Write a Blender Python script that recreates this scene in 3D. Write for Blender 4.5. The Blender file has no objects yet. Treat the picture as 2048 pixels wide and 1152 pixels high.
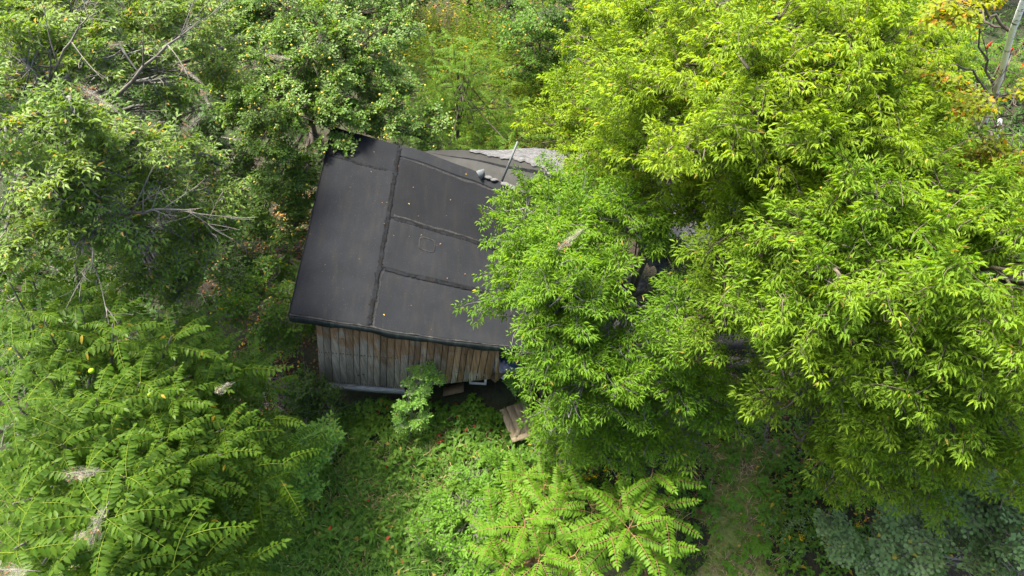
import bpy, math
import numpy as np
from mathutils import Vector, Matrix

R = math.radians
rng = np.random.default_rng(11)
SC = bpy.context.scene
COL = SC.collection

# ------------------------------------------------------------------ camera
CAM_H, PITCH, HFOV = 11.0, 48.0, 73.0
cam_d = bpy.data.cameras.new('camera')
cam_d.sensor_width = 36.0
cam_d.lens = 18.0 / math.tan(R(HFOV / 2))
cam_d.clip_start, cam_d.clip_end = 0.1, 2000.0
cam = bpy.data.objects.new('camera', cam_d)
COL.objects.link(cam)
cam.location = (0, 0, CAM_H)
cam.rotation_euler = (R(90 - PITCH), 0, 0)
SC.camera = cam

# ------------------------------------------------------------------ sky, sun, exposure
SUN_ELEV, SUN_AZ = R(65), R(-58)         # azimuth clockwise from +Y: far side, to the left
world = bpy.data.worlds.new('World')
SC.world = world
world.use_nodes = True
wn = world.node_tree
bg = wn.nodes['Background']
sky = wn.nodes.new('ShaderNodeTexSky')
sky.sky_type = 'NISHITA'
sky.sun_disc = False
sky.sun_elevation = SUN_ELEV
sky.sun_rotation = SUN_AZ
sky.air_density, sky.dust_density, sky.ozone_density = 1.0, 5.0, 1.0
wn.links.new(sky.outputs[0], bg.inputs[0])
bg.inputs[1].default_value = 0.15
sun_d = bpy.data.lights.new('sun', 'SUN')
sun_d.energy = 4.0
sun_d.angle = R(12.0)
sun_d.color = (1.0, 0.94, 0.80)
sun = bpy.data.objects.new('sun', sun_d)
COL.objects.link(sun)
sd = Vector((math.sin(SUN_AZ) * math.cos(SUN_ELEV), math.cos(SUN_AZ) * math.cos(SUN_ELEV), math.sin(SUN_ELEV)))
sun.rotation_euler = (-sd).to_track_quat('-Z', 'Y').to_euler()
sun.location = sd * 40
SC.view_settings.view_transform = 'Standard'
SC.view_settings.look = 'None'
SC.view_settings.gamma = 1.0
SC.view_settings.use_curve_mapping = False
SC.view_settings.exposure = 1.7
SC.render.engine = 'CYCLES'
SC.cycles.max_bounces = 8
SC.cycles.transparent_max_bounces = 12
SC.cycles.diffuse_bounces = 4
SC.cycles.transmission_bounces = 6
SC.cycles.sample_clamp_indirect = 6.0

# ------------------------------------------------------------------ survey helpers
_f = 1024.0 / math.tan(R(HFOV / 2))
_p = R(PITCH)
FW = np.array([0, math.cos(_p), -math.sin(_p)])
UP = np.array([0, math.sin(_p), math.cos(_p)])
RT = np.array([1.0, 0, 0])
CAMP = np.array([0, 0, CAM_H])

def ray(x, y):
    return FW * _f + RT * (x - 1024.0) + UP * (576.0 - y)

def P(x, y, z=0.0):
    """the place at height z that the survey point (x, y) of the photograph stands on"""
    d = ray(x, y)
    return CAMP + d * ((z - CAM_H) / d[2])

def PPM(p):
    return _f / float((np.asarray(p) - CAMP) @ FW)

def gz(x, y):
    x = np.asarray(x, float); y = np.asarray(y, float)
    z = 0.06 * np.sin(x * 0.9 + 1.3) * np.cos(y * 0.7) + 0.05 * np.sin(x * 2.1 + y * 1.7)
    z = z + 0.035 * np.clip(y - 11.5, 0, 40) - 0.03 * np.clip(5.2 - y, 0, 12)
    z = z + 0.03 * np.clip(-x - 5, 0, 20) - 0.24 * np.exp(-((x + 2.6) / 1.1) ** 2 - ((y - 7.1) / 0.7) ** 2) + 0.26 * np.exp(-((x + 0.5) / 0.75) ** 2 - ((y - 7.0) / 0.55) ** 2)
    return z

def G(x, y):
    """ground point seen at survey point (x, y)"""
    p = P(x, y, 0.0)
    for _ in range(3):
        p = P(x, y, float(gz(p[0], p[1])))
    return p

def nrm(v):
    v = np.asarray(v, float)
    return v / (np.linalg.norm(v, axis=-1, keepdims=True) + 1e-12)

# ------------------------------------------------------------------ materials
MATS = {}

def newmat(name):
    m = bpy.data.materials.new(name)
    m.use_nodes = True
    nt = m.node_tree
    b = nt.nodes['Principled BSDF']
    MATS[name] = m
    return m, nt, b, nt.nodes['Material Output']

def mixcol(nt, fac, a, b, blend='MIX'):
    n = nt.nodes.new('ShaderNodeMix')
    n.data_type = 'RGBA'
    n.blend_type = blend
    for s, v in ((n.inputs[0], fac), (n.inputs[6], a), (n.inputs[7], b)):
        if isinstance(v, bpy.types.NodeSocket):
            nt.links.new(v, s)
        elif isinstance(v, (int, float)):
            s.default_value = v
        else:
            s.default_value = (*v, 1.0)
    return n.outputs[2]

def math_n(nt, op, a, b=None, c=None, clamp=False):
    n = nt.nodes.new('ShaderNodeMath')
    n.operation = op
    n.use_clamp = clamp
    for s, v in zip(n.inputs, (a, b, c)):
        if v is None:
            continue
        if isinstance(v, bpy.types.NodeSocket):
            nt.links.new(v, s)
        else:
            s.default_value = v
    return n.outputs[0]

def noise(nt, scale, detail=4, rough=0.55, vec=None, stretch=None, dist=0.0):
    n = nt.nodes.new('ShaderNodeTexNoise')
    n.inputs['Scale'].default_value = scale
    n.inputs['Detail'].default_value = detail
    n.inputs['Roughness'].default_value = rough
    n.inputs['Distortion'].default_value = dist
    if vec is None:
        g = nt.nodes.new('ShaderNodeNewGeometry')
        vec = g.outputs['Position']
    if stretch:
        mp = nt.nodes.new('ShaderNodeMapping')
        mp.inputs['Scale'].default_value = stretch
        nt.links.new(vec, mp.inputs[0])
        vec = mp.outputs[0]
    nt.links.new(vec, n.inputs['Vector'])
    return n.outputs[0]

def ramp(nt, fac, stops):
    n = nt.nodes.new('ShaderNodeValToRGB')
    e = n.color_ramp.elements
    while len(e) < len(stops):
        e.new(0.5)
    for el, (p, c) in zip(e, stops):
        el.position = p
        el.color = (*c, 1.0) if len(c) == 3 else c
    nt.links.new(fac, n.inputs[0])
    return n.outputs[0]

def bump(nt, b, h, strength=0.3, dist=0.02):
    n = nt.nodes.new('ShaderNodeBump')
    n.inputs['Strength'].default_value = strength
    n.inputs['Distance'].default_value = dist
    nt.links.new(h, n.inputs['Height'])
    nt.links.new(n.outputs[0], b.inputs['Normal'])

def leaf_mat(name, c1, c2, rare=None, frac=0.0, trans=0.42, rough=0.42, spec=0.45, tcol=(1.9, 1.75, 0.55)):
    if c1[1] > c1[0] and name != 'poplar_leaf':
        c1, c2 = [(c[0] * .94, c[1] * 1.05, c[2] * .52) for c in (c1, c2)]
    m, nt, b, out = newmat(name)
    geo = nt.nodes.new('ShaderNodeNewGeometry')
    rnd = geo.outputs['Random Per Island']
    at = nt.nodes.new('ShaderNodeAttribute')
    at.attribute_name = 'tint'
    t = math_n(nt, 'ADD', math_n(nt, 'MULTIPLY', at.outputs['Fac'], 0.62), math_n(nt, 'MULTIPLY', rnd, 0.38), clamp=True)
    c = mixcol(nt, t, c1, c2)
    if rare:
        sel = math_n(nt, 'GREATER_THAN', math_n(nt, 'FRACT', math_n(nt, 'MULTIPLY', rnd, 17.31)), 1 - frac)
        c = mixcol(nt, sel, c, rare)
    nt.links.new(c, b.inputs['Base Color'])
    b.inputs['Roughness'].default_value = rough + 0.12
    b.inputs['Specular IOR Level'].default_value = spec * 0.42
    tc = mixcol(nt, 1.0, c, tcol, 'MULTIPLY')
    tr = nt.nodes.new('ShaderNodeBsdfTranslucent')
    nt.links.new(tc, tr.inputs[0])
    mx = nt.nodes.new('ShaderNodeMixShader')
    mx.inputs[0].default_value = trans
    nt.links.new(b.outputs[0], mx.inputs[1])
    nt.links.new(tr.outputs[0], mx.inputs[2])
    nt.links.new(mx.outputs[0], out.inputs[0])
    return m

leaf_mat('boxelder_lime', (0.108, 0.188, 0.020), (0.270, 0.330, 0.048), (0.34, 0.27, 0.04), 0.012, 0.46)
leaf_mat('boxelder_green', (0.066, 0.148, 0.017), (0.168, 0.258, 0.036), (0.30, 0.27, 0.05), 0.008, 0.44)
leaf_mat('boxelder_mid', (0.090, 0.175, 0.019), (0.238, 0.312, 0.046), (0.34, 0.27, 0.05), 0.008, 0.46)
leaf_mat('cherry_leaf', (0.060, 0.128, 0.026), (0.200, 0.258, 0.080), (0.36, 0.24, 0.06), 0.025, 0.34, 0.36, 0.6)
leaf_mat('apple_leaf', (0.065, 0.135, 0.034), (0.150, 0.225, 0.070), (0.32, 0.26, 0.03), 0.02, 0.30, 0.34, 0.65)
leaf_mat('walnut_leaf', (0.034, 0.082, 0.010), (0.098, 0.155, 0.016), (0.36, 0.27, 0.03), 0.006, 0.42, 0.36, 0.55)
leaf_mat('heaven_leaf', (0.078, 0.172, 0.020), (0.165, 0.258, 0.034), (0.48, 0.36, 0.05), 0.012, 0.46, 0.4, 0.5)
leaf_mat('sapling_leaf', (0.055, 0.120, 0.016), (0.120, 0.200, 0.024), (0.30, 0.25, 0.04), 0.01, 0.42)
leaf_mat('shrub_leaf', (0.055, 0.130, 0.026), (0.130, 0.215, 0.046), (0.42, 0.30, 0.02), 0.035, 0.36, 0.4, 0.5)
leaf_mat('ash_leaf', (0.140, 0.270, 0.090), (0.250, 0.390, 0.160), (0.30, 0.30, 0.04), 0.01, 0.42)
leaf_mat('poplar_leaf', (0.090, 0.185, 0.052), (0.230, 0.330, 0.140), (0.40, 0.34, 0.06), 0.01, 0.30, 0.5, 0.35, (1.5, 1.5, 0.8))
leaf_mat('birch_leaf', (0.120, 0.180, 0.020), (0.290, 0.270, 0.026), (0.42, 0.23, 0.02), 0.12, 0.44)
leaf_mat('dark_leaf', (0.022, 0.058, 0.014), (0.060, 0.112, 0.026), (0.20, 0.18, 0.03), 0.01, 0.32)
leaf_mat('needle', (0.025, 0.060, 0.018), (0.065, 0.115, 0.030), trans=0.15, rough=0.5)
leaf_mat('weed_leaf', (0.050, 0.118, 0.020), (0.130, 0.215, 0.044), (0.26, 0.22, 0.04), 0.03, 0.38)
leaf_mat('meadow_leaf', (0.060, 0.110, 0.012), (0.140, 0.180, 0.022), (0.34, 0.28, 0.03), 0.06, 0.40)
leaf_mat('creeper_leaf', (0.045, 0.115, 0.018), (0.110, 0.190, 0.034), (0.40, 0.06, 0.03), 0.012, 0.34, 0.38, 0.5)
leaf_mat('creeper_bright', (0.070, 0.165, 0.026), (0.150, 0.260, 0.050), trans=0.42)
leaf_mat('red_leaf', (0.30, 0.035, 0.025), (0.42, 0.09, 0.045), (0.40, 0.20, 0.06), 0.15, 0.35)
leaf_mat('grass_blade', (0.058, 0.145, 0.046), (0.165, 0.260, 0.096), (0.36, 0.31, 0.16), 0.06, 0.36, 0.45, 0.4)
leaf_mat('dry_grass', (0.28, 0.22, 0.11), (0.42, 0.34, 0.18), trans=0.2, rough=0.7)
leaf_mat('fern_leaf', (0.030, 0.105, 0.030), (0.070, 0.170, 0.050), trans=0.35)
leaf_mat('goldenrod_flower', (0.48, 0.32, 0.010), (0.62, 0.44, 0.02), trans=0.2, rough=0.8)
leaf_mat('litter_leaf', (0.110, 0.055, 0.024), (0.260, 0.150, 0.070), (0.50, 0.33, 0.05), 0.10, 0.10, 0.8, 0.2)
leaf_mat('dead_leaf', (0.14, 0.075, 0.038), (0.26, 0.145, 0.075), trans=0.15, rough=0.8)
leaf_mat('yellow_fallen', (0.55, 0.38, 0.02), (0.62, 0.30, 0.03), trans=0.2, rough=0.6)
leaf_mat('fruit_yellow', (0.50, 0.46, 0.05), (0.62, 0.50, 0.09), trans=0.05, rough=0.35)
leaf_mat('walnut_husk', (0.22, 0.34, 0.03), (0.30, 0.42, 0.05), trans=0.05, rough=0.5)
leaf_mat('sumac_cone', (0.32, 0.022, 0.012), (0.48, 0.045, 0.02), trans=0.05, rough=0.9)
leaf_mat('pale_stem', (0.16, 0.20, 0.03), (0.24, 0.24, 0.05), trans=0.1, rough=0.6)

leaf_mat('stem_yellow', (0.13, 0.17, 0.03), (0.18, 0.21, 0.04), trans=0.1, rough=0.6)

def plain(name, c1, c2, scale=8.0, rough=0.8, stretch=None, bstr=0.4, bdist=0.01, spec=0.3, metal=0.0, detail=5):
    m, nt, b, out = newmat(name)
    tc = nt.nodes.new('ShaderNodeTexCoord')
    n = noise(nt, scale, detail, 0.6, tc.outputs['Object'], stretch)
    c = ramp(nt, n, [(0.3, c1), (0.72, c2)])
    nt.links.new(c, b.inputs['Base Color'])
    b.inputs['Roughness'].default_value = rough
    b.inputs['Specular IOR Level'].default_value = spec
    b.inputs['Metallic'].default_value = metal
    bump(nt, b, n, bstr, bdist)
    return m

plain('bark_grey', (0.07, 0.068, 0.06), (0.18, 0.175, 0.16), 14, 0.9, (1, 1, 0.3))
plain('bark_dark', (0.045, 0.036, 0.028), (0.12, 0.10, 0.08), 14, 0.9, (1, 1, 0.3))
plain('bark_tan', (0.08, 0.068, 0.045), (0.17, 0.145, 0.105), 14, 0.85, (1, 1, 0.3))
plain('twig_red', (0.20, 0.10, 0.05), (0.30, 0.18, 0.08), 10, 0.7)
plain('twig_dead', (0.09, 0.08, 0.065), (0.20, 0.185, 0.16), 10, 0.9)
plain('galv', (0.10, 0.115, 0.12), (0.17, 0.185, 0.19), 12, 0.6, metal=0.2, bstr=0.1)
plain('mortar', (0.07, 0.07, 0.07), (0.16, 0.16, 0.16), 22, 0.9, bstr=0.8)
plain('white_paint', (0.55, 0.55, 0.53), (0.78, 0.78, 0.76), 10, 0.6)
plain('cloth_blue', (0.03, 0.05, 0.09), (0.08, 0.13, 0.22), 9, 0.8)
plain('cloth_lilac', (0.26, 0.24, 0.32), (0.48, 0.45, 0.55), 9, 0.8)
plain('cloth_white', (0.35, 0.42, 0.50), (0.72, 0.74, 0.78), 14, 0.7)
plain('timber_dark', (0.045, 0.042, 0.040), (0.13, 0.12, 0.11), 9, 0.85, (4, 4, 0.6))
plain('timber_brown', (0.10, 0.065, 0.035), (0.22, 0.15, 0.085), 9, 0.8, (5, 5, 0.6))
plain('timber_pale', (0.17, 0.135, 0.085), (0.34, 0.285, 0.19), 7, 0.8, (6, 0.7, 6))
plain('sill_paint', (0.11, 0.115, 0.115), (0.34, 0.36, 0.36), 9, 0.9, (0.5, 3, 5))
plain('void_dark', (0.010, 0.009, 0.008), (0.02, 0.018, 0.016), 5, 1.0)

# birch bark: white with short dark marks round the stem
m, nt, b, out = newmat('birch_bark')
tc = nt.nodes.new('ShaderNodeTexCoord')
n1 = noise(nt, 12, 3, 0.6, tc.outputs['Object'], (0.6, 0.6, 2.6))
c = ramp(nt, n1, [(0.36, (0.05, 0.04, 0.035)), (0.41, (0.78, 0.75, 0.70)), (0.8, (0.90, 0.88, 0.84))])
nt.links.new(c, b.inputs['Base Color'])
b.inputs['Roughness'].default_value = 0.6

# weathered wall planks: object colour says how brown the board is
m, nt, b, out = newmat('plank_weathered')
oi = nt.nodes.new('ShaderNodeObjectInfo')
tc = nt.nodes.new('ShaderNodeTexCoord')
off = nt.nodes.new('ShaderNodeVectorMath'); off.operation = 'ADD'
cmb = nt.nodes.new('ShaderNodeCombineXYZ')
nt.links.new(math_n(nt, 'MULTIPLY', oi.outputs['Random'], 37.0), cmb.inputs[0])
nt.links.new(tc.outputs['Object'], off.inputs[0]); nt.links.new(cmb.outputs[0], off.inputs[1])
grain = noise(nt, 42, 5, 0.7, off.outputs[0], (1, 1, 0.045), 0.0)
blot = noise(nt, 3.4, 5, 0.6, off.outputs[0], (1.2, 1.2, 0.6))
knot = noise(nt, 11, 2, 0.5, off.outputs[0], (1, 1, 0.8))
sep = nt.nodes.new('ShaderNodeSeparateColor'); nt.links.new(oi.outputs['Color'], sep.inputs[0])
brown = ramp(nt, grain, [(0.25, (0.065, 0.038, 0.020)), (0.5, (0.165, 0.102, 0.058)), (0.75, (0.275, 0.185, 0.112))])
grey = ramp(nt, grain, [(0.25, (0.070, 0.060, 0.050)), (0.5, (0.195, 0.174, 0.150)), (0.75, (0.330, 0.300, 0.265))])
sz = nt.nodes.new('ShaderNodeSeparateXYZ'); nt.links.new(tc.outputs['Object'], sz.inputs[0])
# wear: old paint and silvering keep to the lower part of the boards
wear = math_n(nt, 'ADD', math_n(nt, 'MULTIPLY', sz.outputs[2], 0.55), math_n(nt, 'MULTIPLY', math_n(nt, 'SUBTRACT', blot, 0.5), 2.4))
wear = math_n(nt, 'ADD', wear, sep.outputs[0])
wear = ramp(nt, wear, [(0.55, (0, 0, 0)), (0.95, (1, 1, 1))])
c = mixcol(nt, wear, grey, brown)
c = mixcol(nt, ramp(nt, knot, [(0.70, (0, 0, 0)), (0.76, (1, 1, 1))]), c, (0.30, 0.21, 0.13))
c = mixcol(nt, ramp(nt, knot, [(0.24, (1, 1, 1)), (0.31, (0, 0, 0))]), c, (0.035, 0.028, 0.022))
c = mixcol(nt, 1.0, c, ramp(nt, sep.outputs[1], [(0, (0.55, 0.54, 0.53)), (1, (1.75, 1.72, 1.68))]), 'MULTIPLY')
nt.links.new(c, b.inputs['Base Color'])
b.inputs['Roughness'].default_value = 0.85
b.inputs['Specular IOR Level'].default_value = 0.2
bump(nt, b, grain, 0.6, 0.006)

# roofing felt
def felt(name, c1, c2, c3, sc=1.6, rough=0.62):
    m, nt, b, out = newmat(name)
    geo = nt.nodes.new('ShaderNodeNewGeometry')
    oi = nt.nodes.new('ShaderNodeObjectInfo')
    big = noise(nt, sc, 5, 0.6, geo.outputs['Position'])
    fine = noise(nt, 120, 3, 0.6, geo.outputs['Position'])
    streak = noise(nt, 3.0, 5, 0.65, geo.outputs['Position'], (3.2, 0.5, 1.0))
    c = mixcol(nt, ramp(nt, big, [(0.35, (0, 0, 0)), (0.7, (1, 1, 1))]), c1, c2)
    c = mixcol(nt, math_n(nt, 'MULTIPLY', ramp(nt, streak, [(0.5, (0, 0, 0)), (0.78, (1, 1, 1))]), 0.55), c, c3)
    c = mixcol(nt, math_n(nt, 'MULTIPLY', ramp(nt, fine, [(0.58, (0, 0, 0)), (0.75, (1, 1, 1))]), 0.35), c, (0.030, 0.031, 0.034))
    spk = noise(nt, 85, 2, 0.5, geo.outputs['Position'])
    c = mixcol(nt, ramp(nt, spk, [(0.70, (0, 0, 0)), (0.73, (0.7, 0.7, 0.7))]), c, (0.10, 0.10, 0.10))
    hv = nt.nodes.new('ShaderNodeHueSaturation')
    nt.links.new(c, hv.inputs['Color'])
    nt.links.new(math_n(nt, 'ADD', math_n(nt, 'MULTIPLY', oi.outputs['Random'], 0.46), 0.78), hv.inputs['Value'])
    nt.links.new(hv.outputs[0], b.inputs['Base Color'])
    nt.links.new(math_n(nt, 'ADD', math_n(nt, 'MULTIPLY', big, 0.25), rough - 0.12), b.inputs['Roughness'])
    b.inputs['Specular IOR Level'].default_value = 0.08
    h = math_n(nt, 'ADD', math_n(nt, 'MULTIPLY', big, 0.5), math_n(nt, 'MULTIPLY', fine, 0.10))
    bump(nt, b, h, 0.35, 0.02)
    return m
felt('felt', (0.0108, 0.0122, 0.0145), (0.0162, 0.0177, 0.0204), (0.0260, 0.0238, 0.0205), rough=.85)
felt('felt_tar_gap', (0.0030, 0.0032, 0.0038), (0.0060, 0.0060, 0.0064), (0.022, 0.020, 0.017), 6.0, 0.8)  # tarred laps, and the painted shade of the back roof gap
felt('felt_edge', (0.012, 0.015, 0.016), (0.024, 0.031, 0.031), (0.07, 0.09, 0.085), 5.0, 0.7)
felt('felt_grey', (0.038, 0.038, 0.036), (0.052, 0.052, 0.049), (0.064, 0.062, 0.057), 1.2, 0.85)
felt('felt_chalk', (0.026, 0.026, 0.026), (0.046, 0.045, 0.043), (0.080, 0.076, 0.070), 9.0, 0.9)

def mottle(name, other):
    m = MATS[name]; nt = m.node_tree; b = nt.nodes['Principled BSDF']; c0 = b.inputs['Base Color'].links[0].from_socket
    n = noise(nt, 7, 6, .75)
    nt.links.new(mixcol(nt, ramp(nt, n, [(.44, (0, 0, 0)), (.60, (1, 1, 1))]), c0, other), b.inputs['Base Color'])
mottle('felt_tar_gap', (0.0120, 0.0138, 0.0172))
mottle('felt_chalk', (0.018, 0.018, 0.019))
# flaking pale coating on the back roof
m, nt, b, out = newmat('flaking_coat')
geo = nt.nodes.new('ShaderNodeNewGeometry')
n1 = noise(nt, 16, 6, 0.72, geo.outputs['Position'], (0.55, 1.6, 1.0), 1.2)
n2 = noise(nt, 60, 4, 0.7, geo.outputs['Position'], (0.6, 1.4, 1.0))
mx = math_n(nt, 'ADD', math_n(nt, 'MULTIPLY', n1, 0.65), math_n(nt, 'MULTIPLY', n2, 0.35))
c = ramp(nt, mx, [(0.38, (0.026, 0.026, 0.027)), (0.47, (0.070, 0.070, 0.072)), (0.55, (0.125, 0.125, 0.128)), (0.68, (0.19, 0.19, 0.19))])
nt.links.new(c, b.inputs['Base Color'])
b.inputs['Roughness'].default_value = 0.85
bump(nt, b, mx, 0.8, 0.02)

# ground
m, nt, b, out = newmat('soil')
geo = nt.nodes.new('ShaderNodeNewGeometry')
n1 = noise(nt, 0.55, 5, 0.6, geo.outputs['Position'])
n2 = noise(nt, 14, 6, 0.7, geo.outputs['Position'])
n3 = noise(nt, 60, 4, 0.7, geo.outputs['Position'])
soil = ramp(nt, n2, [(0.3, (0.010, 0.007, 0.004)), (0.55, (0.027, 0.018, 0.010)), (0.75, (0.060, 0.041, 0.021))])
moss = ramp(nt, n3, [(0.3, (0.013, 0.022, 0.005)), (0.7, (0.036, 0.050, 0.011))])
c = mixcol(nt, ramp(nt, math_n(nt, 'ADD', math_n(nt, 'MULTIPLY', n1, 0.7), math_n(nt, 'MULTIPLY', n2, 0.3)), [(0.42, (0, 0, 0)), (0.58, (1, 1, 1))]), soil, moss)
nt.links.new(c, b.inputs['Base Color'])
b.inputs['Roughness'].default_value = 0.95
bump(nt, b, n2, 0.8, 0.05)

# worm silk
m, nt, b, out = newmat('silk')
geo = nt.nodes.new('ShaderNodeNewGeometry')
n1 = noise(nt, 22, 5, 0.7, geo.outputs['Position'], (0.5, 1.0, 2.0), 1.5)
b.inputs['Base Color'].default_value = (0.42, 0.37, 0.30, 1)
b.inputs['Roughness'].default_value = 0.9
tr = nt.nodes.new('ShaderNodeBsdfTransparent')
mxs = nt.nodes.new('ShaderNodeMixShader')
nt.links.new(ramp(nt, n1, [(0.38, (0.03, 0.03, 0.03)), (0.72, (0.30, 0.30, 0.30))]), mxs.inputs[0])
nt.links.new(tr.outputs[0], mxs.inputs[1]); nt.links.new(b.outputs[0], mxs.inputs[2])
nt.links.new(mxs.outputs[0], out.inputs[0])

# ------------------------------------------------------------------ mesh helpers
def mesh_from(name, V, F, MI=None, mats=(), tint=None, smooth=False):
    V = np.ascontiguousarray(V, np.float32); F = np.ascontiguousarray(F, np.int32)
    me = bpy.data.meshes.new(name)
    k = F.shape[1]
    me.vertices.add(len(V)); me.vertices.foreach_set('co', V.ravel())
    me.loops.add(F.size); me.loops.foreach_set('vertex_index', F.ravel())
    me.polygons.add(len(F))
    me.polygons.foreach_set('loop_start', np.arange(0, F.size, k, dtype=np.int32))
    me.polygons.foreach_set('loop_total', np.full(len(F), k, np.int32))
    for mn in mats:
        me.materials.append(MATS[mn])
    if MI is not None:
        me.polygons.foreach_set('material_index', np.ascontiguousarray(MI, np.int32))
    if smooth:
        me.polygons.foreach_set('use_smooth', np.ones(len(F), bool))
    if tint is not None:
        a = me.attributes.new('tint', 'FLOAT', 'POINT')
        a.data.foreach_set('value', np.ascontiguousarray(tint, np.float32))
    me.update(calc_edges=True)
    return me

def link(name, me, parent=None, kind=None, loc=None):
    o = bpy.data.objects.new(name, me)
    COL.objects.link(o)
    if parent is not None:
        o.parent = parent
    if kind:
        o['kind'] = kind
    if loc is not None:
        o.location = [float(v) for v in loc]
    return o

def tag(o, label, cat, group=None, kind=None):
    o['label'] = label
    o['category'] = cat
    if group:
        o['group'] = group
    if kind:
        o['kind'] = kind
    return o

def empty(name, loc, label=None, cat=None, group=None):
    o = bpy.data.objects.new(name, None)
    o.empty_display_size = 0.2
    COL.objects.link(o)
    o.location = [float(v) for v in loc]
    if label:
        tag(o, label, cat, group)
    return o

class Mesh:
    """collects triangles with a material index"""
    def __init__(s):
        s.V, s.F, s.M, s.T, s.n = [], [], [], [], 0
    def add(s, V, F, mi=0, tint=0.5):
        V = np.asarray(V, float).reshape(-1, 3); F = np.asarray(F, int)
        s.V.append(V); s.F.append(F + s.n)
        s.M.append(np.full(len(F), mi) if np.isscalar(mi) else np.asarray(mi))
        s.T.append(np.full(len(V), tint) if np.isscalar(tint) else np.asarray(tint))
        s.n += len(V)
    def arrays(s):
        return np.vstack(s.V), np.vstack(s.F), np.concatenate(s.M), np.concatenate(s.T)
    def tris(s):
        return sum(len(f) for f in s.F)
    def leaf(s, b, d, n, L, W, bend=0.25, fold=0.18, mi=0, big=False, wide=0.42, tint=0.5):
        b = np.asarray(b, float); d = nrm(d)
        side = nrm(np.cross(d, n)); n = np.cross(side, d)
        if big == 'tiny':
            V = [b, b + d * L * wide + side * W / 2 + n * fold * W, b + d * L * (1 - 0.3 * bend) - n * bend * L, b + d * L * wide - side * W / 2 + n * fold * W]
            F = [(0, 3, 2), (0, 2, 1)]
        elif not big:
            V = [b, b + d * L * 0.5, b + d * L * wide + side * W / 2 + n * fold * W, b + d * L * wide - side * W / 2 + n * fold * W,
                 b + d * L * (1 - 0.4 * bend) - n * bend * L]
            F = [(0, 3, 1), (1, 3, 4), (0, 1, 2), (1, 4, 2)]
        else:
            def at(t, w):
                c = b + d * L * (t - 0.3 * bend * t * t) - n * bend * L * t * t
                return [c + side * W / 2 * w + n * fold * W * w, c, c - side * W / 2 * w + n * fold * W * w]
            A, B = at(0.28, 0.92), at(0.64, 0.80)
            V = [b] + A + B + [at(1.0, 0)[1]]
            F = [(0, 3, 2), (0, 2, 1), (1, 2, 5), (1, 5, 4), (2, 3, 6), (2, 6, 5), (4, 5, 7), (5, 6, 7)]
        s.add(V, F, mi, tint)
    def rleaf(s, b, d, n, L, W, mi=0, fold=0.1, bend=0.15):
        """roundish leaf"""
        b = np.asarray(b, float); d = nrm(d); side = nrm(np.cross(d, n)); n = np.cross(side, d)
        o = [(0, 0), (0.18, .38), (0.55, .5), (0.82, .28), (1, 0), (0.82, -.28), (0.55, -.5), (0.18, -.38)]
        V = [b + d * L * t + side * W * w + n * (fold * W * abs(w) * 2 - bend * L * t * t) for t, w in o]
        F = [(0, 2, 1), (0, 3, 2), (0, 4, 3), (0, 5, 4), (0, 6, 5), (0, 7, 6)]
        s.add(V, F, mi)
    def tube(s, pts, rads, sides=5, mi=0, cap=True, tint=0.5):
        pts = np.asarray(pts, float); n = len(pts)
        rads = np.full(n, rads) if np.isscalar(rads) else np.asarray(rads, float)
        tg = nrm(np.gradient(pts, axis=0))
        ref = np.array([0.31, 0.22, 0.92]) if abs(tg[0][2]) < 0.8 else np.array([0.9, 0.3, 0.1])
        a = nrm(np.cross(tg, ref)); bb = np.cross(tg, a)
        ang = np.linspace(0, 2 * math.pi, sides, endpoint=False)
        ring = a[:, None, :] * np.cos(ang)[None, :, None] + bb[:, None, :] * np.sin(ang)[None, :, None]
        V = (pts[:, None, :] + ring * rads[:, None, None]).reshape(-1, 3)
        F = []
        for i in range(n - 1):
            for j in range(sides):
                k = (j + 1) % sides
                p, q, r2, t = i * sides + j, i * sides + k, (i + 1) * sides + k, (i + 1) * sides + j
                F += [(p, q, r2), (p, r2, t)]
        if cap:
            for j in range(1, sides - 1):
                F.append((0, j + 1, j)); e = (n - 1) * sides; F.append((e, e + j, e + j + 1))
        s.add(V, F, mi, tint)
    def box(s, c, ax, hx, hy, hz, mi=0, jit=0.0):
        c = np.asarray(c, float); ax = np.asarray(ax, float)
        V = np.array([c + ax[0] * hx * i + ax[1] * hy * j + ax[2] * hz * k for i in (-1, 1) for j in (-1, 1) for k in (-1, 1)])
        if jit:
            V = V + rng.normal(0, jit, V.shape)
        F = [(0, 1, 3), (0, 3, 2), (4, 6, 7), (4, 7, 5), (0, 4, 5), (0, 5, 1), (2, 3, 7), (2, 7, 6), (0, 2, 6), (0, 6, 4), (1, 5, 7), (1, 7, 3)]
        s.add(V, F, mi)
    def ball(s, c, r, sub=1, mi=0, squash=(1, 1, 1), rough=0.0, tint=0.5):
        V, F = ICO[sub]
        V = V * np.asarray(squash)
        if rough:
            V = V * (1 + rng.normal(0, rough, (len(V), 1)))
        s.add(np.asarray(c) + V * r, F, mi, tint)
    def place(s, tpl, Ms, Ts, tints, mi_off=0):
        V, F, M, T = tpl
        n, k = len(Ts), len(V)
        W = np.einsum('nij,kj->nki', Ms, V) + Ts[:, None, :]
        FF = F[None] + (np.arange(n) * k)[:, None, None]
        tt = np.clip(np.repeat(tints, k) + np.tile(T - 0.5, n), 0, 1)
        s.add(W.reshape(-1, 3), FF.reshape(-1, 3), np.tile(M, n) + mi_off, tt)
    def obj(s, name, mats, parent=None, org=(0, 0, 0), kind=None, smooth=False):
        V, F, M, T = s.arrays()
        me = mesh_from(name, V - np.asarray(org), F, M, mats, T, smooth)
        return link(name, me, parent, kind)

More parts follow.
